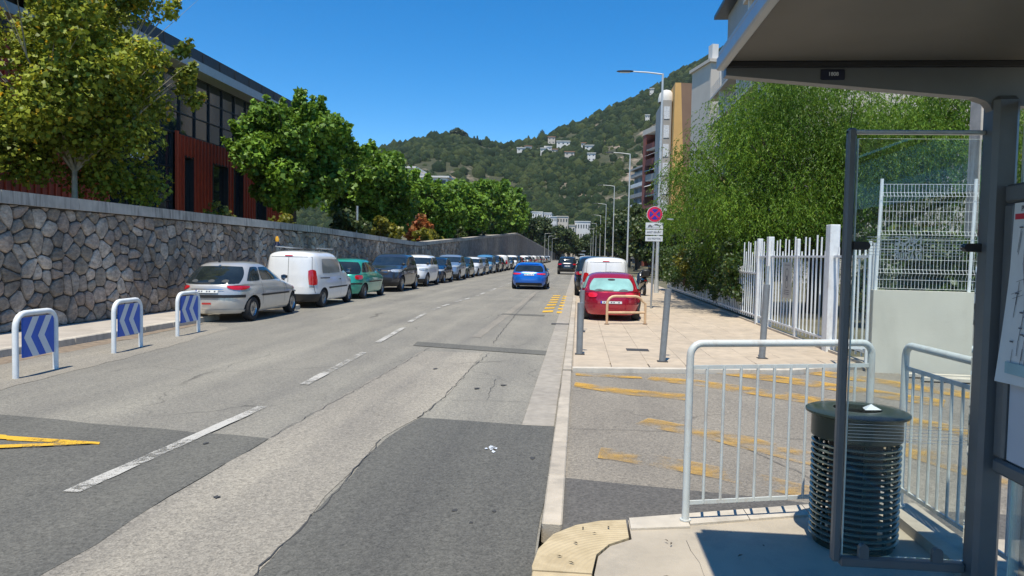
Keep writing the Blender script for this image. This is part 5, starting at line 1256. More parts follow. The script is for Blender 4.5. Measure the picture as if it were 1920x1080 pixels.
cb.end(False, 4.93, 5.1, (-.50, .50), (-.46, .46), nu=10, nv=2, rnd=.15, off=.05).build('roof_spoiler', P['blue'], bl, world=False, smooth=True)
place(bl, -2.38, 37.6, 0); bl.scale = (1, 1, .92)
bs = recolor(suv, P['black'], 'black SUV driving away farther down the road'); place(bs, -1.02, 69, 0); bs['group'] = 'cars driving away on the road'; bs.name = 'moving_car'
# parked scooter
t = thing('motor_scooter', 'black motor scooter parked by the hedge on the right pavement', 'scooter', (2.75, 32.0, .06), R(4))
for y in (-.62, .62):
    w_ = MB().lathe([(.15, -.05), (.23, -.045), (.25, 0), (.23, .045), (.15, .05), (.15, -.05)], 0, 0, 22); w_.v = [(v[2], v[1]+y, v[0]+.25) for v in w_.v]
    o = w_.build('wheel', M['blackrub'], t, world=False, smooth=True)
    h_ = MB().lathe([(.15, -.03), (0, -.035), (0, .035), (.15, .03)], 0, 0, 16); h_.v = [(v[2], v[1]+y, v[0]+.25) for v in h_.v]; h_.build('rim', M['steelrim'], o, world=False)
b_ = MB(); secs = [(-.85, .06, .55, .72), (-.6, .15, .42, .78), (-.2, .17, .34, .76), (.05, .16, .22, .44), (.3, .17, .20, .40), (.42, .19, .25, .85), (.56, .16, .42, .98), (.66, .06, .60, .90)]
vs = []; n = 12
for y, w2, z0, z1 in secs:
    for k in range(n):
        a = 2*math.pi*k/n; vs.append((w2*math.cos(a), y, (z0+z1)/2+(z1-z0)/2*math.sin(a)))
b_.add(vs, [(i*n+k, i*n+(k+1) % n, (i+1)*n+(k+1) % n, (i+1)*n+k) for i in range(len(secs)-1) for k in range(n)]+[tuple(range(n)), tuple(range((len(secs)-1)*n, len(secs)*n))])
b_.build('body', P['black'], t, world=False, smooth=True)
MB().box(-.14, .14, -.75, -.05, .76, .86, bev=.04).build('seat', M['trim'], t, world=False, smooth=True)
MB().tube([(-.34, .42, 1.02), (-.1, .5, 1.0), (.1, .5, 1.0), (.34, .42, 1.02)], .018, 8).build('handlebar', M['trim'], t, world=False, smooth=True)
MB().tube([(0, .62, .25), (0, .5, .95)], .035, 8).build('fork', M['galv'], t, world=False)
MB().tube([(0, -.62, .25), (0, -.35, .3)], .06, 8).build('engine', M['galv'], t, world=False)
MB().box(-.17, .17, -1.0, -.72, .80, 1.10, bev=.05).build('top_box', M['trim'], t, world=False, smooth=True)
MB().box(-.06, .06, -.88, -.85, .62, .68, bev=.01).build('tail_light', M['tail'], t, world=False)
for sx in (-1, 1): MB().tube([(sx*.3, .44, 1.03), (sx*.36, .44, 1.18)], .01, 6).build('mirror_stem', M['trim'], t, world=False); MB().box(sx*.36-.05, sx*.36+.05, .43, .45, 1.16, 1.24, bev=.008).build('mirror', M['chrome'], t, world=False)

# ---------------------------------------------------------------- TREES AND SHRUBS
def leaves(centers, radii, n, size, seed, droop=0.0, aspect=1.0, fold=.25, shell=.55, updown=.35):
    """n leaf-sized folded quads spread through clumps (centers Nx3, radii N)"""
    g = np.random.default_rng(seed); C = np.asarray(centers, float); Rr = np.asarray(radii, float)
    wts = Rr**2/np.sum(Rr**2); k = g.choice(len(C), n, p=wts)
    d = g.normal(size=(n, 3)); d /= np.linalg.norm(d, axis=1)[:, None]
    rad = g.random(n)**shell
    p = C[k]+d*(Rr[k]*rad)[:, None]*np.array([1, 1, .85])
    nrm = d*.6+g.normal(size=(n, 3))*.75+np.array([0, 0, updown]); nrm /= np.linalg.norm(nrm, axis=1)[:, None]
    a = g.normal(size=(n, 3)); 
    if droop > 0: a = a*(1-droop)+np.array([0, 0, -1.])*droop*1.6; nrm = g.normal(size=(n, 3)); nrm[:, 2] *= .5; nrm /= np.linalg.norm(nrm, axis=1)[:, None]
    a -= nrm*np.sum(a*nrm, axis=1)[:, None]; a /= np.linalg.norm(a, axis=1)[:, None]; b = np.cross(nrm, a)
    s = size*g.uniform(.55, 1.35, n)[:, None]
    f = nrm*s*fold
    V = np.stack([p-a*s*.5, p+b*s*.5*aspect+f, p+a*s*.5, p-b*s*.5*aspect+f], axis=1).reshape(-1, 3)
    F = np.arange(4*n).reshape(n, 4); return V, F
def limbs(base, centers, r0, seed, lean=(0, 0), fork=.35, top=None):
    rd = random.Random(seed); mb = MB(); b = Vector(base)
    cz = sum(c[2] for c in centers)/len(centers); f = Vector((b.x+lean[0]*.4, b.y+lean[1]*.4, b.z+(cz-b.z)*fork))
    mb.tube([b, b+(f-b)*.5+Vector((rd.uniform(-.05, .05), rd.uniform(-.05, .05), 0)), f], [r0*1.15, r0, r0*.85], 10)
    for c in centers:
        c = Vector(c); m = f+(c-f)*.5+Vector((rd.uniform(-.3, .3), rd.uniform(-.3, .3), rd.uniform(-.1, .3)))
        mb.tube([f-Vector((0, 0, .1)), m, c], [r0*.5, r0*.28, r0*.08], 6)
        for _ in range(2):
            e = c+Vector((rd.uniform(-.7, .7), rd.uniform(-.7, .7), rd.uniform(-.4, .7))); mb.tube([m, m+(e-m)*.6, e], [r0*.16, r0*.1, r0*.03], 5)
    return mb
def clumps(cx, cyy, cz, rx, ry, rz, n, rc, seed, low=-.8, inner=.35):
    rd = random.Random(seed); out = []; rr = []
    for i in range(n):
        for _ in range(30):
            d = Vector((rd.gauss(0, 1), rd.gauss(0, 1), rd.gauss(0, 1))).normalized()
            if d.z > low: break
        q = rd.uniform(inner, .92)
        out.append((cx+d.x*rx*q, cyy+d.y*ry*q, cz+d.z*rz*q)); rr.append(rc*rd.uniform(.65, 1.25))
    return out, rr
def tree(label, base, c, r, ncl, rc, nl, ls, lm, bm_, seed, r0=.2, group=None, name='plane_tree', fork=.35, low=-.8, **k):
    t = thing(name, label, 'tree', base, group=group)
    C, Rr = clumps(*c, *r, ncl, rc, seed, low)
    rs_ = random.Random(seed+500)
    for _ in range(34):      # young shoots that break the outline
        a_ = rs_.uniform(0, 6.28); e_ = rs_.uniform(-.1, 1.4); q_ = rs_.uniform(.93, 1.06)
        for j_ in range(3):
            C.append((c[0]+r[0]*math.cos(a_)*math.cos(e_)*(q_+.05*j_), c[1]+r[1]*math.sin(a_)*math.cos(e_)*(q_+.05*j_), c[2]+r[2]*math.sin(e_)*(q_+.05*j_)+.12*j_)); Rr.append(rc*(.34-.07*j_))
    limbs(base, random.Random(seed).sample(C, min(len(C), 16)), r0, seed, fork=fork).build('trunk', bm_, t, smooth=True)
    V, F = leaves(C, Rr, nl, ls, seed, **k); np_mesh('crown', V, F, lm, t)
    return t
gt = 'plane trees in a row on the bank behind the stone wall'
tree('large loose plane tree with yellowing leaves at the far left', (-13, 18.0, 2.2), (-13.2, 18.4, 6.0), (2.5, 3.15, 3.7), 70, .76, 52000, .12, M['leaf_yellow'], M['bark'], 11, .075, gt, fork=.3, shell=.5, low=-.95, updown=.7)
tree('dense round green plane tree right of the red facade', (-13, 32.6, 2.3), (-13, 32.6, 5.65), (2.75, 2.75, 2.55), 84, .74, 44000, .20, M['leaf_plane'], M['bark_dark'], 12, .15, gt, shell=.45, low=-.95, updown=.8)
tree('second green plane tree from the red facade, rounder and smaller in view', (-13, 45.5, 2.1), (-13, 45.5, 5.4), (2.7, 3.4, 2.45), 80, 1.1, 34000, .24, M['leaf_plane'], M['bark_dark'], 13, .2, gt, shell=.45, low=-.9, updown=.8)
tree('third green plane tree in the row, before the wall begins to rise', (-13, 61, 2.6), (-13, 60.5, 5.2), (2.8, 4.7, 2.35), 70, 1.2, 26000, .29, M['leaf_plane'], M['bark_dark'], 14, .2, gt, shell=.45, low=-.9, updown=.8)
tree('fourth green plane tree standing above the rising part of the wall', (-13, 78, 3.2), (-13, 78, 6.1), (3.0, 6.2, 2.6), 66, 1.4, 21000, .36, M['leaf_plane'], M['bark_dark'], 15, .2, gt, shell=.45, low=-.9, updown=.8)
tree('fifth plane tree, second to last before the wall peak', (-13, 100, 4.0), (-13, 99, 7.6), (3.5, 9, 3.2), 46, 1.6, 12000, .50, M['leaf_plane'], M['bark_dark'], 16, .2, gt, shell=.45, low=-.9, updown=.8)
tree('last plane tree of the row beside the peak of the wall', (-13.5, 130, 5.0), (-13.5, 130, 9.4), (4, 16, 4.2), 44, 2.0, 11000, .62, M['leaf_plane'], M['bark_dark'], 17, .2, gt, shell=.45, low=-.9, updown=.8)
# shrubs on the bank
def shrub(label, x, y, z, rx, ry, rz, n, ls, lm, seed, name='shrub', group='shrubs growing on the bank behind the wall', **k):
    t = thing(name, label, 'shrub', (x, y, z), group=group)
    C, Rr = clumps(x, y, z+rz*.6, rx, ry, rz, 14, min(rx, rz)*.45, seed, -.4)
    V, F = leaves(C, Rr, n, ls, seed, **k); np_mesh('foliage', V, F, lm, t)
    m1 = MB()
    for c in C[:6]: m1.tube([(x, y, z-.1), ((x+c[0])/2, (y+c[1])/2, z+.2), c], [.03, .02, .008], 5)
    m1.build('stem', M['bark_dark'], t); return t
SB = [('small yellow green seedling behind the wall below the red windows', -10.9, 21.6, 2.45, .35, .5, .4, 260, .12, 'leaf_dry'), ('slim yellow green seedling behind the wall left of the dense plane tree', -10.9, 26.3, 2.4, .4, .6, .5, 320, .13, 'leaf_dry'),
      ('dark green bush right of the dense plane tree trunk', -12, 38, 2.1, 1.2, 2.0, 1.1, 2200, .2, 'leaf_far'), ('yellow green bush beside the grey post behind the wall', -11.6, 43, 2.1, 1.0, 2.2, 1.0, 2200, .2, 'leaf_dry'),
      ('orange flowering bush between the first two green plane trees', -14.5, 49.5, 2.3, 1.2, 2.6, 1.7, 1900, .26, 'leaf_orange'), ('deep orange flowering bush left of the third green plane tree', -12.6, 56.5, 2.3, 1.0, 3.0, 1.5, 2100, .26, 'leaf_orange'),
      ('yellowish bush along the wall below the orange flowers', -11.4, 55, 2.1, .9, 4.5, .9, 2600, .24, 'leaf_dry'), ('olive bush beneath the third green plane tree', -11.5, 66, 2.6, 1.0, 5, 1.1, 2400, .28, 'leaf_far'),
      ('green bush beneath the fourth green plane tree', -11.6, 80, 3.3, 1.2, 7, 1.3, 2600, .34, 'leaf_far'), ('low bush under the fifth plane tree', -11.6, 100, 4.4, 1.2, 8, 1.5, 2400, .42, 'leaf_far')]
for i, q in enumerate(SB): shrub(*q[:9], M[q[9]], 50+i)
pt = thing('post', 'slim grey post standing on the bank between the first two green trees', 'post', (-11.3, 36.8, 2.2)); MB().tube([(-11.3, 36.8, 2.2), (-11.3, 36.8, 4.0)], .06, 8).build('shaft', M['galv'], pt)
# willow-like tree on the right and the hedge
t = thing('willow_tree', 'huge feathery bright green willow tree behind the white picket fence', 'tree', (7.5, 23.5, 0), group=None)
C = []; Rr = []
for seed, c, r, n, rc in ((31, (7.0, 24, 4.5), (4.1, 4.6, 3.9), 95, .95), (32, (4.6, 22.5, 3.9), (1.7, 3.2, 1.9), 26, .75), (33, (10.0, 21.5, 4.2), (3.4, 3.0, 3.4), 50, .95), (34, (4.0, 26.5, 3.6), (1.3, 3.0, 1.5), 16, .65)):
    a, b = clumps(*c, *r, n, rc, seed, -.9, .3); C += a; Rr += b
limbs((7.5, 24, 0), random.Random(5).sample(C, 26), .28, 5, fork=.4).build('trunk', M['bark_dark'], t, smooth=True)
# drooping sprays: chains of narrow leaflets hanging from the clumps
gw = np.random.default_rng(41); Vs = []; CC = np.array(C); RR = np.array(Rr)
ns = 19000; k = gw.choice(len(CC), ns, p=RR**2/np.sum(RR**2)); d = gw.normal(size=(ns, 3)); d /= np.linalg.norm(d, axis=1)[:, None]
st0 = CC[k]+d*(RR[k]*gw.random(ns)**.5)[:, None]; dirn = d*np.array([.8, .8, .3])+gw.normal(size=(ns, 3))*.25; nl = 15
for j in range(nl):
    t_ = j/nl; p = st0+dirn*(t_*.55)[..., None] if False else st0+dirn*t_*.5+np.array([0, 0, -1.])*(t_**2*.55)
    a = gw.normal(size=(ns, 3))*.5+dirn*.5+np.array([0, 0, -.9]); a /= np.linalg.norm(a, axis=1)[:, None]
    b = np.cross(a, gw.normal(size=(ns, 3))); b /= np.linalg.norm(b, axis=1)[:, None]
    L = (gw.uniform(.06, .125, ns))[:, None]; w_ = .0125
    Vs.append(np.stack([p, p+a*L*.5+b*w_, p+a*L, p+a*L*.5-b*w_], axis=1).reshape(-1, 3))
Vi, _f = leaves(C, [r*.9 for r in Rr], 34000, .11, 78, droop=.5, aspect=.35); Vs.append(Vi)
V = np.concatenate(Vs); F = np.arange(len(V)).reshape(-1, 4); np_mesh('crown', V, F, M['leaf_willow'], t)
t = thing('hedge', 'clipped leafy green hedge growing through the white picket fence', 'hedge', (4.9, 28, 0))
C = []; Rr = []; rd = random.Random(9)
for i in range(330):
    y = rd.uniform(20.4, 38.5); z = rd.uniform(.5, 2.05); x = rd.uniform(4.15, 4.9) if z > .75 else rd.uniform(4.5, 5.0)
    C.append((x, y, z)); Rr.append(rd.uniform(.22, .4))
V, F = leaves(C, Rr, 42000, .085, 77, shell=.45); np_mesh('foliage', V, F, M['leaf_hedge'], t)
m1 = MB()
for i in range(30):
    y = 20.4+i*.6; m1.tube([(4.85, y, 0), (4.85+rd.uniform(-.1, .1), y+rd.uniform(-.2, .2), 1.4)], [.03, .012], 5)
m1.build('stems', M['bark_dark'], t)['kind'] = 'stuff'
shrub('yellow flowering bush leaning out of the hedge near the lamp', 4.15, 29.5, .7, .5, 1.6, 1.0, 2600, .07, M['leaf_dry'], 91, group='bushes along the right pavement')
# background trees: three prototypes, copied
def far_tree(seed, lm, h=8, rx=3.2, n=5200, ls=.42, name='street_tree'):
    t = thing(name, 'x', 'tree', (0, 0, 0)); C, Rr = clumps(0, 0, h*.58, rx, rx, h*.40, 34, rx*.33, seed, -.95)
    limbs((0, 0, 0), random.Random(seed).sample(C, 8), .2, seed, fork=.3).build('trunk', M['bark_dark'], t, smooth=True)
    V, F = leaves(C, Rr, n, ls, seed, shell=.5); np_mesh('crown', V, F, lm, t); return t
protos = [far_tree(61, M['leaf_dark']), far_tree(62, M['leaf_far']), far_tree(63, M['leaf_far'], 9, 2.8)]
used = [False]*3
def put_tree(k, x, y, s, label, group, z=0, sz=1.0):
    if not used[k]: t = protos[k]; used[k] = True
    else: t = copy_tree(protos[k])
    t.location = (x, y, z); t.scale = (s, s, s*sz); t.rotation_euler = (0, 0, random.uniform(0, 6)); t['label'] = label; t['group'] = group; return t
gr_ = 'trees lining the right side of the street behind the lamps'
rt = [(0, 8.2, 45, .56), (0, 7.4, 53, .62), (2, 6.4, 60, .55), (0, 8.0, 68, .76), (1, 7.2, 76, .78), (0, 8.4, 86, .92), (0, 7.4, 96, .98), (1, 8.6, 107, 1.1), (2, 8.0, 118, 1.15), (0, 8.5, 132, 1.3), (1, 8.5, 146, 1.4), (0, 9, 162, 1.5), (1, 9, 180, 1.6), (0, 10, 200, 1.8), (1, 9, 224, 1.9), (0, 10, 250, 2.0),
      (0, 11.5, 60, .7), (1, 12.0, 74, .8), (0, 11.5, 90, 1.0)]
ords = ['first', 'second', 'third', 'fourth', 'fifth', 'sixth', 'seventh', 'eighth', 'ninth', 'tenth', 'eleventh', 'twelfth', 'thirteenth', 'fourteenth', 'fifteenth', 'sixteenth']
for i, (k, x, y, s) in enumerate(rt):
    lab = (ords[i]+' tree beyond the scooter in the row behind the right-hand lamps') if i < 16 else (ords[i-16]+' tree of the back row standing before the right-hand apartment blocks')
    put_tree(k, x, y, s, lab, gr_)
gl_ = 'trees on the left beyond the peak of the wall'
for i, (k, x, y, s) in enumerate(((1, -16, 165, 1.2), (0, -15, 185, 1.3), (1, -13, 205, 1.1), (2, -15, 225, 1.3), (1, -13, 250, 1.5), (0, -16, 275, 1.8), (1, -12.5, 300, 1.6), (2, -10, 335, 1.5))):
    put_tree(k, x, y, s, ords[i]+' tree seen past the peak of the left wall, counted away from the camera', gl_, 3.0 if y < 256 else 1.5)
gv_ = 'trees closing the view at the far end of the road'
rd = random.Random(15)
for i in range(44):
    y = rd.uniform(285, 326); x = -50+i*2.5+rd.uniform(-2, 2)
    put_tree(rd.choice((0, 1, 1, 2)), x, y, rd.uniform(1.1, 2.0)+(.0 if -25 < x < 14 else .5), 'distant tree in the belt closing the far end of the road', gv_, 0, rd.uniform(.75, 1.0))

# ---------------------------------------------------------------- RED AND GLASS BUILDING ON THE LEFT
BX = -17.0
rb = thing('office_building', 'long building with red ribbed cladding, dark glazing and dark roof edge on the left', 'building', (BX-8, 26, 2.2))
ye = 41.5
MB().box(BX-16, BX-.30, 2, ye-.02, 1.8, 9.5).build('core', M['frame_dark'], rb)
rw_ = MB()
def wall_open(mb, x, y0, y1, z0, z1, holes):
    ys = sorted(set([y0, y1]+[h[0] for h in holes]+[h[1] for h in holes])); zs = sorted(set([z0, z1]+[h[2] for h in holes]+[h[3] for h in holes]))
    for a, b in zip(ys[:-1], ys[1:]):
        for c, d in zip(zs[:-1], zs[1:]):
            if any(h[0] <= a and b <= h[1] and h[2] <= c and d <= h[3] for h in holes): continue
            mb.add([(x, a, c), (x, b, c), (x, b, d), (x, a, d)], [(0, 1, 2, 3)])
H1 = [(30.5, 31.3, 2.9, 5.6), (33.0, 34.4, 2.9, 5.6), (35.1, 36.1, 2.9, 5.6), (37.6, 38.8, 2.9, 5.6)]
wall_open(rw_, BX, 29.8, ye, 1.8, 6.5, H1)
rw_.add([(BX, ye, 1.8), (BX-16, ye, 1.8), (BX-16, ye, 6.5), (BX, ye, 6.5)], [(0, 1, 2, 3)])
rw_.build('red_wall', M['cladding'], rb)
rl_ = MB(); wall_open(rl_, BX, 2, 25.4, 1.8, 7.9, [(12, 22.2, 4.3, 5.6)]); rl_.build('red_wall', M['cladding'], rb)
rib = MB(); y = 2.2
while y < ye:
    if not (25.4 < y < 29.8):
        z1 = 6.5 if y > 26 else 7.9
        segs = [(1.8, z1)]
        for h in H1+[(12, 22.2, 4.3, 5.6)]:
            if h[0] <= y <= h[1]: segs = [(1.8, h[2]), (h[3], z1)]
        for a, b in segs: rib.box(BX+.002, BX+.05, y-.022, y+.022, a, b)
    y += .30
rib.build('rib', M['cladding_rib'], rb)['kind'] = 'stuff'
for h in H1+[(12, 22.2, 4.3, 5.6)]:
    f_ = MB(); 
    f_.box(BX-.24, BX+.02, h[0]-.06, h[0], h[2], h[3]); f_.box(BX-.24, BX+.02, h[1], h[1]+.06, h[2], h[3]); f_.box(BX-.24, BX+.02, h[0], h[1], h[3], h[3]+.06); f_.box(BX-.24, BX+.02, h[0], h[1], h[2]-.06, h[2])
    fo = f_.build('window', M['frame_dark'], rb)
    MB().box(BX-.22, BX-.20, h[0], h[1], h[2], h[3]).build('pane', M['bglass'], fo)
# louvres in the long window on the left
wl_ = MB()
for k in range(9): wl_.box(BX-.1, BX+.0, 14, 21.9, 4.35+k*.135, 4.38+k*.135)
wl_.build('louvre', M['frame_dark'], rb)['kind'] = 'stuff'
# curtain wall between the red parts, and glazing band under the eaves
def curtain(y0, y1, z0, z1, dy, dz, x):
    ny = max(1, round((y1-y0)/dy)); nz = max(1, round((z1-z0)/dz)); fr = MB()
    for i in range(ny+1): yv = y0+(y1-y0)*i/ny; fr.box(x-.02, x+.07, yv-.03, yv+.03, z0, z1)
    for j in range(nz+1): zv = z0+(z1-z0)*j/nz; fr.box(x-.015, x+.05, y0, y1, zv-.025, zv+.025)
    fo = fr.build('mullion_grid', M['frame_dark'], rb)
    for i in range(ny):
        for j in range(nz):
            a, b = y0+(y1-y0)*i/ny+.032, y0+(y1-y0)*(i+1)/ny-.032; c, d = z0+(z1-z0)*j/nz+.027, z0+(z1-z0)*(j+1)/nz-.027
            tx = random.uniform(-.006, .006)
            MB().add([(x+tx, a, c), (x-tx, b, c), (x-tx, b, d), (x+tx, a, d)], [(0, 1, 2, 3)]).build('pane', M['bglass'], fo)
curtain(25.5, 29.7, 2.2, 6.5, 1.05, 1.45, BX-.15)
curtain(21.5, ye, 6.55, 9.2, 1.25, .9, BX-.12)
MB().box(BX+.0, BX+.10, 29.74, 29.9, 1.8, 6.6).build('corner_trim', M['cladding_rib'], rb)
m1 = MB(); m1.add([(BX+.75, 2, 9.22), (BX+.75, ye+.4, 9.22), (BX+.75, ye+.4, 9.60), (BX+.75, 2, 9.60), (BX-.3, 2, 9.22), (BX-.3, ye+.4, 9.22)], [(0, 1, 2, 3), (4, 5, 1, 0)]); m1.build('eaves', M['beam_grey'], rb)
MB().box(BX-16, BX+.55, 2, ye+.5, 9.602, 10.15).build('parapet', M['roof_dark'], rb)
for i in range(26): MB().box(BX+.553, BX+.58, 2.5+i*1.5, 2.54+i*1.5, 9.62, 10.12).build('parapet_joint', M['frame_dark'], rb)
MB().box(BX-5, BX-.3, 23.5, 31, 10.152, 10.62).build('roof_plant', M['roof_dark'], rb)
MB().box(BX+.2, BX+.85, 2, 21.2, 8.2, 8.5).build('white_canopy', M['beam_grey'], rb)
ls_ = text_obj("BNCF", .38, M['frost'], rb, Matrix.Translation((BX-.06, 27.2, 5.2)) @ Matrix.Rotation(R(90), 4, 'Z') @ Matrix.Rotation(R(90), 4, 'X'), .004, 'lettering')
# further pale block with railing seen above the plane trees
M['white_wall'] = pm('white_render', (.66, .64, .60), .8, var=.06, scale=.3, obj=False, dirt=(.4, .38, .34), dscale=.3, damt=.3)
M['far_glass'] = pm('distant_window', (.05, .06, .07), .3, var=.3, scale=.5, obj=False)
def building(name, label, x0, x1, y0, y1, z0, z1, wm, rows=0, cols=0, face='front', ww=.5, wh=.5, roof=None, rh=.4, over=.3, group=None, cat='building', sidecols=0, rz=0, sill=True):
    """a block whose near face looks towards -Y (front) with real recessed windows"""
    cx_, cy_ = (x0+x1)/2, (y0+y1)/2
    t = thing(name, label, cat, (cx_, cy_, z0), R(rz), group); hw, hd = (x1-x0)/2, (y1-y0)/2; H = z1-z0
    mb = MB(); win = []
    mb.add([(-hw, hd, 0), (hw, hd, 0), (hw, hd, H), (-hw, hd, H), (hw, -hd, 0), (hw, -hd, H), (-hw, -hd, H), (-hw, -hd, 0)], [(0, 1, 2, 3), (1, 4, 5, 2), (2, 5, 6, 3)]+([] if sidecols else [(0, 3, 6, 7)]))
    def grid(nc, nr, L, mk):
        holes = []
        for i in range(nc):
            for j in range(nr):
                cw_, chh = L/nc, H/nr; a = -L/2+cw_*(i+.5-ww/2); c = chh*(j+.5-wh/2)
                holes.append((a, a+cw_*ww, c, c+chh*wh))
        us = sorted(set([-L/2, L/2]+[h[0] for h in holes]+[h[1] for h in holes])); zs = sorted(set([0, H]+[h[2] for h in holes]+[h[3] for h in holes]))
        hs_ = set((round(h[0], 4), round(h[2], 4)) for h in holes)
        for a, b in zip(us[:-1], us[1:]):
            for c, d in zip(zs[:-1], zs[1:]):
                if (round(a, 4), round(c, 4)) in hs_: continue
                mb.add([mk(a, 0, c), mk(b, 0, c), mk(b, 0, d), mk(a, 0, d)], [(0, 1, 2, 3)])
        for a, b, c, d in holes:
            mb.add([mk(a, 0, c), mk(b, 0, c), mk(b, 0, d), mk(a, 0, d), mk(a, .25, c), mk(b, .25, c), mk(b, .25, d), mk(a, .25, d)], [(0, 4, 5, 1), (1, 5, 6, 2), (2, 6, 7, 3), (3, 7, 4, 0)])
            win.append(([mk(a, .24, c), mk(b, .24, c), mk(b, .24, d), mk(a, .24, d)]))
    if cols: grid(cols, rows, 2*hw, lambda u, o, z: (u, -hd+o, z))
    else: mb.add([(-hw, -hd, 0), (hw, -hd, 0), (hw, -hd, H), (-hw, -hd, H)], [(0, 1, 2, 3)])
    if sidecols: grid(sidecols, rows, 2*hd, lambda u, o, z: (-hw+o, u, z))
    mb.build('wall', wm, t, world=False)
    for q in win: MB().add(q, [(0, 1, 2, 3)]).build('window', M['far_glass'], t, world=False)
    MB().box(-hw-over, hw+over, -hd-over, hd+over, H+.002, H+rh).build('roof', roof or wm, t, world=False)
    return t
building('white_block', 'pale flat building showing only its top rows above the third plane tree', -60, -40.5, 178, 190, 3, 22.4, M['white_wall'], 8, 6, ww=.7, wh=.55, over=.5)
building('white_block', 'lower pale building showing right of the flat one above the plane trees', -40, -33, 182, 192, 3, 20.6, M['white_wall'], 7, 3, ww=.7, wh=.5, over=.5)
# ---------------------------------------------------------------- APARTMENT BLOCKS ON THE RIGHT
M['brick_red'] = pm('red_brown_render', (.26, .085, .06), .8, var=.08, scale=.4, obj=False); M['ochre'] = pm('ochre_render', (.62, .36, .12), .8, var=.06, scale=.4, obj=False)
M['brown'] = pm('brown_render', (.22, .13, .08), .8, var=.08, scale=.4, obj=False); M['grey_render'] = pm('grey_render', (.36, .34, .31), .8, var=.06, scale=.4, obj=False, dirt=(.2, .19, .17), dscale=.3, damt=.4)
M['cream'] = pm('cream_render', (.55, .49, .41), .8, var=.05, scale=.4, obj=False); M['blue_grey'] = pm('blue_grey_render', (.20, .23, .27), .7, var=.06, scale=.4, obj=False)
M['awning'] = pm('white_awning', (.72, .70, .66), .8); M['blue_awning'] = pm('blue_awning', (.05, .20, .34), .7); M['shutter'] = pm('white_shutter', (.6, .62, .64), .6)
def local_block(name, label, A, B, depth, z0, z1, wm, cat='building', group='apartment blocks on the right side of the street'):
    """block with its visible facade from A (left) to B (right); returns thing and a map (u, o, z) -> local"""
    A = Vector(A); B = Vector(B); L = (B-A).length; ang = math.atan2(B.y-A.y, B.x-A.x)
    t = thing(name, label, cat, (A.x, A.y, z0), ang, group); H = z1-z0
    return t, L, H
# red brown block with balconies
t, L, H = local_block('apartment_block', 'red-brown apartment block with white awnings on its balconies', (12.3, 150), (16.2, 136), 14, 0, 26, None)
MB().box(0, 1.6, 0, 14, 0, H).build('wall', M['brick_red'], t, world=False); MB().box(1.6, L, 1.8, 14, 0, H).build('wall', M['brown'], t, world=False)
MB().box(-.1, L+.1, -.1, 14, H+.002, H+1.0).build('roof', M['cream'], t, world=False)
for f in range(8):
    z = 2.0+f*3.0
    MB().box(1.6, L-.1, .1, 1.8, z-.25, z).build('balcony_slab', M['cream'] if f % 3 else M['brick_red'], t, world=False)
    MB().box(1.6, L-.1, .05, .12, z+.002, z+1.0).build('balcony_front', M['brick_red'] if f != 5 else M['grey_render'], t, world=False)
    for q in range(3):
        a = 2.2+q*4; MB().box(a, a+2.4, 1.72, 1.79, z+.05, z+2.3).build('window', M['far_glass'], t, world=False)
    if f in (5, 6, 7, 4):
        for q in range(3):
            a = 1.9+q*4.1
            if (f, q) in ((5, 2), (4, 1)): continue
            m1 = MB(); m1.add([(a, 1.75, z+2.6), (a+3.4, 1.75, z+2.6), (a+3.4, -.5, z+1.6), (a, -.5, z+1.6)], [(0, 1, 2, 3)]); m1.build('awning', M['blue_awning'] if f == 5 and q < 1 else M['awning'], t, world=False)
# grey blue block beyond
t, L, H = local_block('apartment_block', 'grey-blue apartment block seen between the second lamp and the red-brown block', (15, 225), (21, 196), 16, 0, 27.5, None)
MB().box(0, L, 1.2, 14, 0, H).build('wall', M['blue_grey'], t, world=False); MB().box(-.2, L+.2, -.2, 14, H+.002, H+.5).build('roof', M['grey_render'], t, world=False)
for f in range(9):
    z = 1.5+f*3.0; MB().box(0, L, 0, 1.2, z-.2, z+.9).build('balcony_front', M['awning'] if f % 2 else M['grey_render'], t, world=False)
    for q in range(5): MB().box(1+q*5.6, 3.6+q*5.6, 1.12, 1.18, z+.95, z+2.5).build('window', M['far_glass'], t, world=False)
# ochre stair tower and grey section
t = thing('stair_tower', 'slim ochre stair tower with brown return wall behind the nearest lamp', 'building', (15, 119, 0), group='apartment blocks on the right side of the street')
m1 = MB(); m1.add([(14.3, 119, 0), (17.0, 119, 0), (15.4, 119, 29.3), (14.5, 119, 29.3), (14.3, 126, 0), (17.0, 126, 0), (16.9, 126, 29.3), (14.5, 126, 29.3)], [(0, 1, 2, 3), (0, 3, 7, 4), (3, 2, 6, 7)]); m1.build('wall', M['ochre'], t)
m1 = MB(); m1.add([(15.4, 119.02, 29.3), (17.0, 119.02, 0), (17.15, 119.02, 0), (17.15, 119.02, 29.2)], [(0, 1, 2, 3)]); m1.build('return_wall', M['brown'], t)  # flat brown wedge paints the shaded right side of the tower
t = thing('apartment_block', 'narrow grey apartment front with white shutters left of the ochre tower', 'building', (13.7, 121, 0), group='apartment blocks on the right side of the street')
MB().box(12.9, 14.28, 121, 132, 0, 27).build('wall', M['grey_render'], t)
for f in range(8):
    MB().box(13.1, 14.0, 120.93, 120.998, 3+f*3, 5+f*3).build('shutter', M['shutter'], t)
MB().lathe([(1.3, 27), (1.3, 27.6), (1.1, 28.4), (.7, 28.9), (0, 29.1)], 13.6, 123, 20).build('roof_dome', M['white_wall'], t, smooth=True)
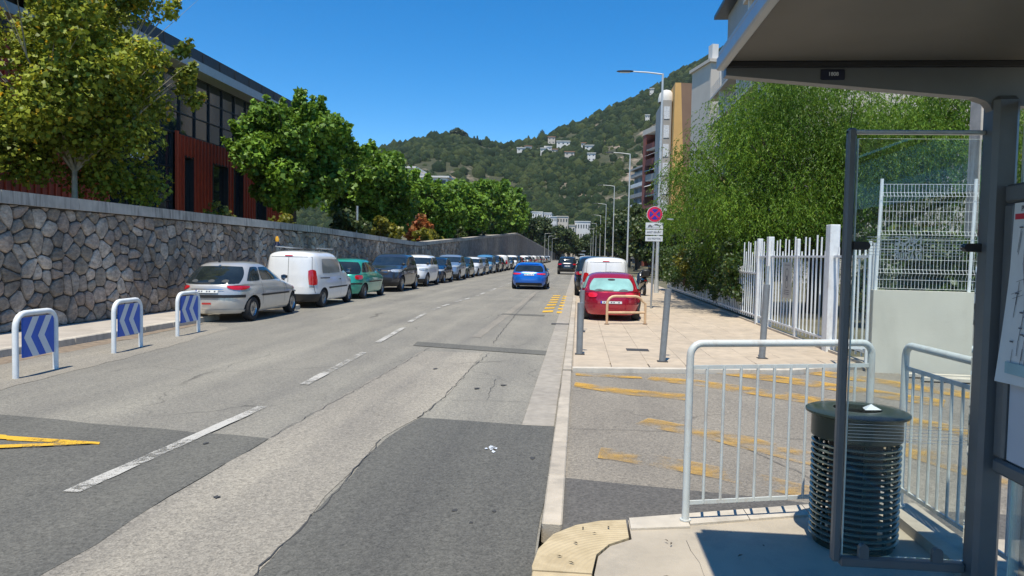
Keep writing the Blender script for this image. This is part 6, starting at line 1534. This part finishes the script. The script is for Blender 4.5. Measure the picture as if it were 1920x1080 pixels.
# light grey block and long balcony block above the willow
t = building('apartment_block', 'plain grey apartment block standing between the ochre tower and the balconies', 15.2, 20.2, 96, 102, 0, 26.4, M['cream'], 0, 0, group='apartment blocks on the right side of the street', rz=14)
MB().box(-2.2, -1.4, -2.6, -1.4, 26.85, 28.8).build('chimney', M['white_wall'], t, world=False)
t = thing('apartment_block', 'tall pale apartment block with railed balconies and dark overhanging roof at the shelter edge', 'building', (15, 75, 0), group='apartment blocks on the right side of the street')
MB().box(15.4, 30, 56, 83, 0, 21.6).build('wall', M['cream'], t)
for f in range(5):
    z = 7.2+f*3.0
    MB().box(13.9, 15.39, 56.2, 83.2, z-.25, z).build('balcony_slab', M['cream'], t)
    rl2 = MB()
    for k in range(4): rl2.tube([(13.95, 56.2, z+.3+k*.25), (13.95, 83.1, z+.3+k*.25)], .02, 5); rl2.tube([(13.95, 83.1, z+.3+k*.25), (15.3, 83.1, z+.3+k*.25)], .02, 5)
    for k in range(23): rl2.tube([(13.95, 56.3+k*1.2, z), (13.95, 56.3+k*1.2, z+1.08)], .018, 5)
    o = rl2.build('balcony_railing', M['lamp'], t); o['kind'] = 'stuff'
    for k in range(8): MB().box(15.33, 15.385, 57.4+k*3.2, 59.4+k*3.2, z+.1, z+2.3).build('window', M['far_glass'], t)
for k in range(3): MB().box(14.0, 15.39, 61+k*8.5, 61.3+k*8.5, 7, 21.3).build('partition', M['white_wall'], t)
MB().box(15.0, 24, 70.6, 80, 21.62, 27.2).build('penthouse', M['grey_render'], t)
MB().box(13.8, 26, 69.4, 81.5, 27.22, 27.6).build('roof', M['roof_dark'], t)
MB().box(15.0, 24, 55, 68, 21.62, 24.6).build('penthouse', M['cream'], t)
MB().box(14.2, 26, 54, 69, 24.62, 24.95).build('roof', M['cream'], t)
for k in range(4): MB().box(14.4, 14.7, 55.5+k*4, 55.8+k*4, 21.62, 24.6).build('column', M['white_wall'], t)

# ---------------------------------------------------------------- HILLS WITH TREE COVER
PXS = [-1500, -300, 0, 300, 500, 640, 780, 850, 890, 940, 1000, 1050, 1100, 1160, 1210, 1250, 1290, 1350, 1450, 1700, 2200, 3400]
PYS = [360, 360, 360, 355, 345, 312, 271, 264, 276, 282, 272, 253, 235, 207, 182, 160, 136, 108, 90, 110, 200, 330]
def az_of(px): return math.atan2(px-960, 1380)*1.0
AZ = [math.atan2(p-960, 1380)-YAW for p in PXS]
EL = [math.atan2(483+(p-1045)*.02-yv, math.hypot(1380, p-960)) for p, yv in zip(PXS, PYS)]
def ridge(a):
    e = float(np.interp(a, AZ, EL)); r = float(np.interp(a, [AZ[6], AZ[10], AZ[14], AZ[18]], [760, 820, 900, 760])); return e, r
def smooth(t): t = max(0, min(1, t)); return t*t*(3-2*t)
def hill_z(a, r):
    e, r1 = ridge(a); r0 = 370
    H = 1.65+r1*math.tan(e)
    t = (r-r0)/(r1-r0)
    nz = noise.noise(Vector((r*math.sin(a)*.006, r*math.cos(a)*.006, .3)))*16+noise.noise(Vector((r*math.sin(a)*.02, r*math.cos(a)*.02, 7)))*5
    if t <= 1: return 2+(H-2)*(.28*t+.72*smooth(t))*1.0+nz*math.sin(math.pi*max(0, min(1, t)))
    return H-(r-r1)*.28
mh, nt_, b_ = base('hillside_ground'); p_ = pos(nt_)
f1 = noisef(nt_, p_, .035, 8, .65); f2 = noisef(nt_, p_, .25, 6, .7)
cc = ramp(nt_, f2, .3, .7, (.025, .036, .014, 1), (.075, .075, .035, 1)); cc = mix(nt_, ramp(nt_, f1, .52, .6), cc, ramp(nt_, f2, .35, .65, (.16, .12, .085, 1), (.34, .28, .22, 1)))
nt_.links.new(cc, b_.inputs['Base Color']); b_.inputs['Roughness'].default_value = .95; bump(nt_, b_, f2, 1.0, 2.0)
na, nr = 420, 60; V = []; a0, a1 = R(-75), R(75)
for i in range(na+1):
    a = a0+(a1-a0)*i/na; r1 = ridge(a)[1]
    for j in range(nr+1):
        r = 365+(r1*1.35-365)*j/nr; V.append((r*math.sin(a), r*math.cos(a), hill_z(a, r)))
F = [(i*(nr+1)+j, (i+1)*(nr+1)+j, (i+1)*(nr+1)+j+1, i*(nr+1)+j+1) for i in range(na) for j in range(nr)]
o = np_mesh('hills', V, F, mh, None, smooth=True); o['kind'] = 'structure'
# tree cover: lumpy crowns with ragged leaf tufts, past counting
def unit_ico():
    import bmesh
    bm2 = bmesh.new(); bmesh.ops.create_icosphere(bm2, subdivisions=2, radius=1.0)
    V = np.array([v.co[:] for v in bm2.verts]); F = np.array([[v.index for v in f.verts] for f in bm2.faces]); bm2.free(); return V, F
def make_vars(sub, nv_):
    import bmesh
    bm2 = bmesh.new(); bmesh.ops.create_icosphere(bm2, subdivisions=sub, radius=1.0)
    IV = np.array([v.co[:] for v in bm2.verts]); IF = np.array([[v.index for v in f.verts] for f in bm2.faces]); bm2.free(); out = []
    for s in range(nv_):
        q = np.array([1+.34*noise.noise(Vector(v)*1.6+Vector((s*9, 0, 0)))+.26*noise.noise(Vector(v)*4+Vector((0, s*5, 0))) for v in IV]); VV = IV*q[:, None]; VV[:, 2] = VV[:, 2]*.9+.45; out.append(VV)
    return out, IF[np.array([IV[f].mean(axis=0)[2] > -.45 for f in IF])]
vars2, F2 = make_vars(2, 6); vars1, F1 = make_vars(1, 9)
rd = random.Random(21); VS = []; FS = []; nb = 0; n_t = 0
a_lo, a_hi = AZ[4]-.05, AZ[18]+.02
gq = np.random.default_rng(3)
while n_t < 17000:
    a = rd.uniform(a_lo, a_hi); e, r1 = ridge(a); u = rd.random(); r = 372+(r1*1.02-372)*u**.9
    x, y = r*math.sin(a), r*math.cos(a)
    dn = noise.noise(Vector((x*.012, y*.012, 3.3)))+.5*noise.noise(Vector((x*.035, y*.035, 8)))
    if dn > .27 and .2 < u < .92 and rd.random() < min(.9, (dn-.27)*7): continue
    z = hill_z(a, r); s = rd.uniform(1.7, 3.9)*(1.0 if rd.random() < .92 else 1.6)*(.85+.35*u); near_ = u < .16; vset, fset = (vars2, F2) if near_ else (vars1, F1)
    sc = np.array([s, s, s*rd.uniform(.75, 1.5)]); t_ = rd.uniform(0, 6.28); c_, s_ = math.cos(t_), math.sin(t_)
    VV = vset[rd.randrange(len(vset))]*sc; VV = np.stack([VV[:, 0]*c_-VV[:, 1]*s_+x, VV[:, 0]*s_+VV[:, 1]*c_+y, VV[:, 2]+z-.4*s], axis=1)
    VS.append(VV); FS.append(fset+nb); nb += len(VV); n_t += 1
mc, nt_, b_ = base('wooded_crowns'); g_ = nt_.nodes.new('ShaderNodeNewGeometry'); p_ = g_.outputs['Position']
rr_ = nt_.nodes.new('ShaderNodeValToRGB'); rr_.color_ramp.elements[0].color = (.014, .030, .011, 1); rr_.color_ramp.elements[1].color = (.065, .085, .028, 1)
e_ = rr_.color_ramp.elements.new(.6); e_.color = (.028, .050, .017, 1)
nt_.links.new(g_.outputs['Random Per Island'], rr_.inputs[0]); f2 = noisef(nt_, p_, .9, 6, .75)
cc = mix(nt_, 1.0, rr_.outputs[0], ramp(nt_, f2, .35, .65, (.35, .35, .38, 1), (1.55, 1.5, 1.35, 1)), 'MULTIPLY'); nt_.links.new(cc, b_.inputs['Base Color']); b_.inputs['Roughness'].default_value = .9
b_.inputs['Specular IOR Level'].default_value = .2; bump(nt_, b_, f2, 1.0, 1.6)
o = np_mesh('woodland', np.concatenate(VS), np.concatenate(FS), mc); tag(o, 'dark green woodland covering the hillside behind the town', kind='stuff')
# a few skyline trees that stand out
def hpos(px, fr):
    a = math.atan2(px-960, 1380)-YAW; e, r1 = ridge(a); r = 370+(r1-370)*fr; return r*math.sin(a), r*math.cos(a), hill_z(a, r)
for i, (px, w_, h_) in enumerate(((884, 2.0, 8), (890, 1.8, 9.5), (906, 2.2, 10), (912, 1.6, 8), (985, 3, 9), (1010, 5, 12))):
    x, y, z = hpos(px, .99); t = thing('skyline_tree', ('first', 'second', 'third', 'fourth', 'fifth', 'sixth')[i]+' pointed tree from the left on the skyline of the hill', 'tree', (x, y, z), group='pointed trees on the skyline')
    V, F = leaves([(x, y, z+h_*q) for q in (.2, .35, .5, .65, .8, .93)], [w_*k_ for k_ in (1, .95, .8, .62, .42, .25)], 900, 1.1, 200+i, shell=.5); np_mesh('crown', V, F, M['leaf_dark'], t)
    MB().tube([(x, y, z-1), (x, y, z+h_*.8)], .25, 6).build('trunk', M['bark_dark'], t)
x, y, z = hpos(852, .99); t = thing('skyline_tree', 'broad round tree crowning the skyline left of the pointed ones', 'tree', (x, y, z))
V, F = leaves([(x+q, y, z+3+h) for q, h in ((-7, 0), (-4, 2.5), (0, 4), (4, 2.5), (8, .5))], [4, 4.5, 5, 4.5, 4], 3500, 1.2, 301, shell=.5); np_mesh('crown', V, F, M['leaf_dark'], t); MB().tube([(x, y, z-1), (x, y, z+5)], .4, 6).build('trunk', M['bark_dark'], t)
# villas on the slope
M['roof_tile'] = pm('terracotta_roof', (.38, .19, .12), .85, var=.2, obj=False)
VL = [(972, 292, 14, 5, 0), (985, 288, 12, 5, 1), (1013, 293, 9, 4, 0), (1022, 290, 12, 5, 0), (1035, 294, 9, 4, 1), (1050, 282, 22, 8, 0), (1028, 272, 12, 6, 1), (1088, 284, 8, 5, 1), (1100, 288, 17, 7, 0), (1103, 303, 13, 5, 0), (1062, 301, 16, 3, 1), (1212, 182, 7, 5, 0), (1205, 232, 7, 5, 0)]
WD = ['small white villa', 'white villa with terracotta roof', 'low white villa', 'white villa', 'little villa with terracotta roof', 'large long white villa', 'cream villa with terracotta roof', 'small villa with terracotta roof', 'tall white villa', 'white villa with flat roof', 'long low villa with terracotta roof', 'lonely white villa near the skyline', 'lonely white villa']
WH = ['leftmost of the cluster on the wooded slope', 'second from the left on the wooded slope', 'third from the left on the wooded slope', 'in the lower middle of the hillside cluster', 'right of the low middle villa on the slope', 'in the middle of the hillside cluster', 'highest on the left of the hillside cluster', 'just left of the tall white villa', 'at the right end of the hillside cluster', 'lowest right in the hillside cluster', 'lowest centre in the hillside cluster', 'behind the second street lamp arm', 'right above the second lamp']
for i, (px, py, wpx, hpx, rf) in enumerate(VL):
    a = math.atan2(px-960, 1380)-YAW; tgt = math.tan(math.atan2(483+(px-1045)*.02-py, math.hypot(1380, px-960)))
    best = min((abs((hill_z(a, r)+1.5-1.65)/r-tgt), r) for r in range(400, int(ridge(a)[1]), 6))[1]
    x, y, z = best*math.sin(a), best*math.cos(a), hill_z(a, best); w_ = wpx*best/1380*1.1; h_ = max(3.0, hpx*best/1380)+2.6
    building('villa', WD[i]+' '+WH[i], x-w_/2, x+w_/2, y-5.5, y+4.5, z-1.0, z+h_, M['white_wall'] if rf != 1 or i % 2 else M['cream'], 2, max(2, int(w_/3.2)), ww=.35, wh=.3, roof=M['roof_tile'] if rf else M['white_wall'], rh=.6, over=.5, group='villas scattered on the wooded hillside', cat='house', rz=math.degrees(-a))
# white terraced blocks at the foot of the hill
gb_ = 'white residential blocks at the foot of the hill'
def pxx(px, Y): a = math.atan2(px-960, 1380)-YAW; return Y*math.tan(a)
def pz(py, px, Y): return 1.65+(483+(px-1045)*.02-py)/1380*Y
def blk(label, p0, p1, top, bot, Y, rows, cols, wm, **k): return building('residential_block', label, pxx(p0, Y), pxx(p1, Y), Y, Y+18, pz(bot, p0, Y)-14, pz(top, p0, Y), wm, rows, cols, ww=.42, wh=.42, group=gb_, over=.2, **k)
blk('narrow white block at the left end of the white complex, half behind the plane tree', 979, 989, 398, 440, 350, 8, 3, M['white_wall'])
blk('upper white block with flat roof rising behind the longer block', 995, 1014, 401, 440, 352, 8, 4, M['white_wall']); blk('set-back upper block right of the flat-roofed white one', 1014.5, 1031, 403, 425, 362, 8, 4, M['white_wall'])
blk('white block with small square windows left of centre in the complex', 1010, 1028, 411, 440, 338, 8, 5, M['white_wall']); blk('white block with rows of small windows in the middle of the complex', 1028.3, 1041, 410, 440, 339, 8, 4, M['white_wall']); blk('pale pinkish block at the right end of the white complex', 1041.3, 1062, 409.5, 436, 342, 6, 4, M['cream'])
blk('low white building with glazed upper floor right of the white complex', 1075, 1104, 419, 432, 345, 4, 6, M['white_wall']); blk('small low pale building between the complex and the glazed one', 1064, 1076, 426, 434, 342, 4, 2, M['cream'])


# dark planting in the garden behind the gate and the wire fence
for i, (x, y, rx, ry, rz, lm, lab) in enumerate(((7.2, 14.6, .9, 1.8, 1.1, 'leaf_hedge', 'dark evergreen bush behind the white gate in the garden'), (7.4, 18.4, 1.0, 2.0, 1.2, 'leaf_dark', 'darkest bush at the back of the garden behind the pickets'),
      (5.9, 13.4, .8, .7, 1.7, 'leaf_hedge', 'dense green bush seen through the left half of the wire fence'), (7.6, 13.2, 1.4, .7, 2.1, 'leaf_hedge', 'dark bush seen through the right half of the wire fence'))):
    shrub(lab, x, y, .02, rx, ry, rz, 5200, .10, M[lm], 120+i, group='bushes in the garden behind the fences')

# ---------------------------------------------------------------- AIR
hz = MB().box(-800, 900, -30, 1250, -1.2, 420).build('haze', [])
hm = bpy.data.materials.new('haze'); hm.use_nodes = True; hn = hm.node_tree; hn.nodes.clear()
pv2 = hn.nodes.new('ShaderNodeVolumePrincipled'); pv2.inputs['Color'].default_value = (.80, .88, 1, 1); pv2.inputs['Density'].default_value = .00007; pv2.inputs['Anisotropy'].default_value = .3
ho = hn.nodes.new('ShaderNodeOutputMaterial'); hn.links.new(pv2.outputs[0], ho.inputs['Volume']); hz.data.materials.append(hm); hz['kind'] = 'stuff'; hz['label'] = 'thin summer haze over the valley'
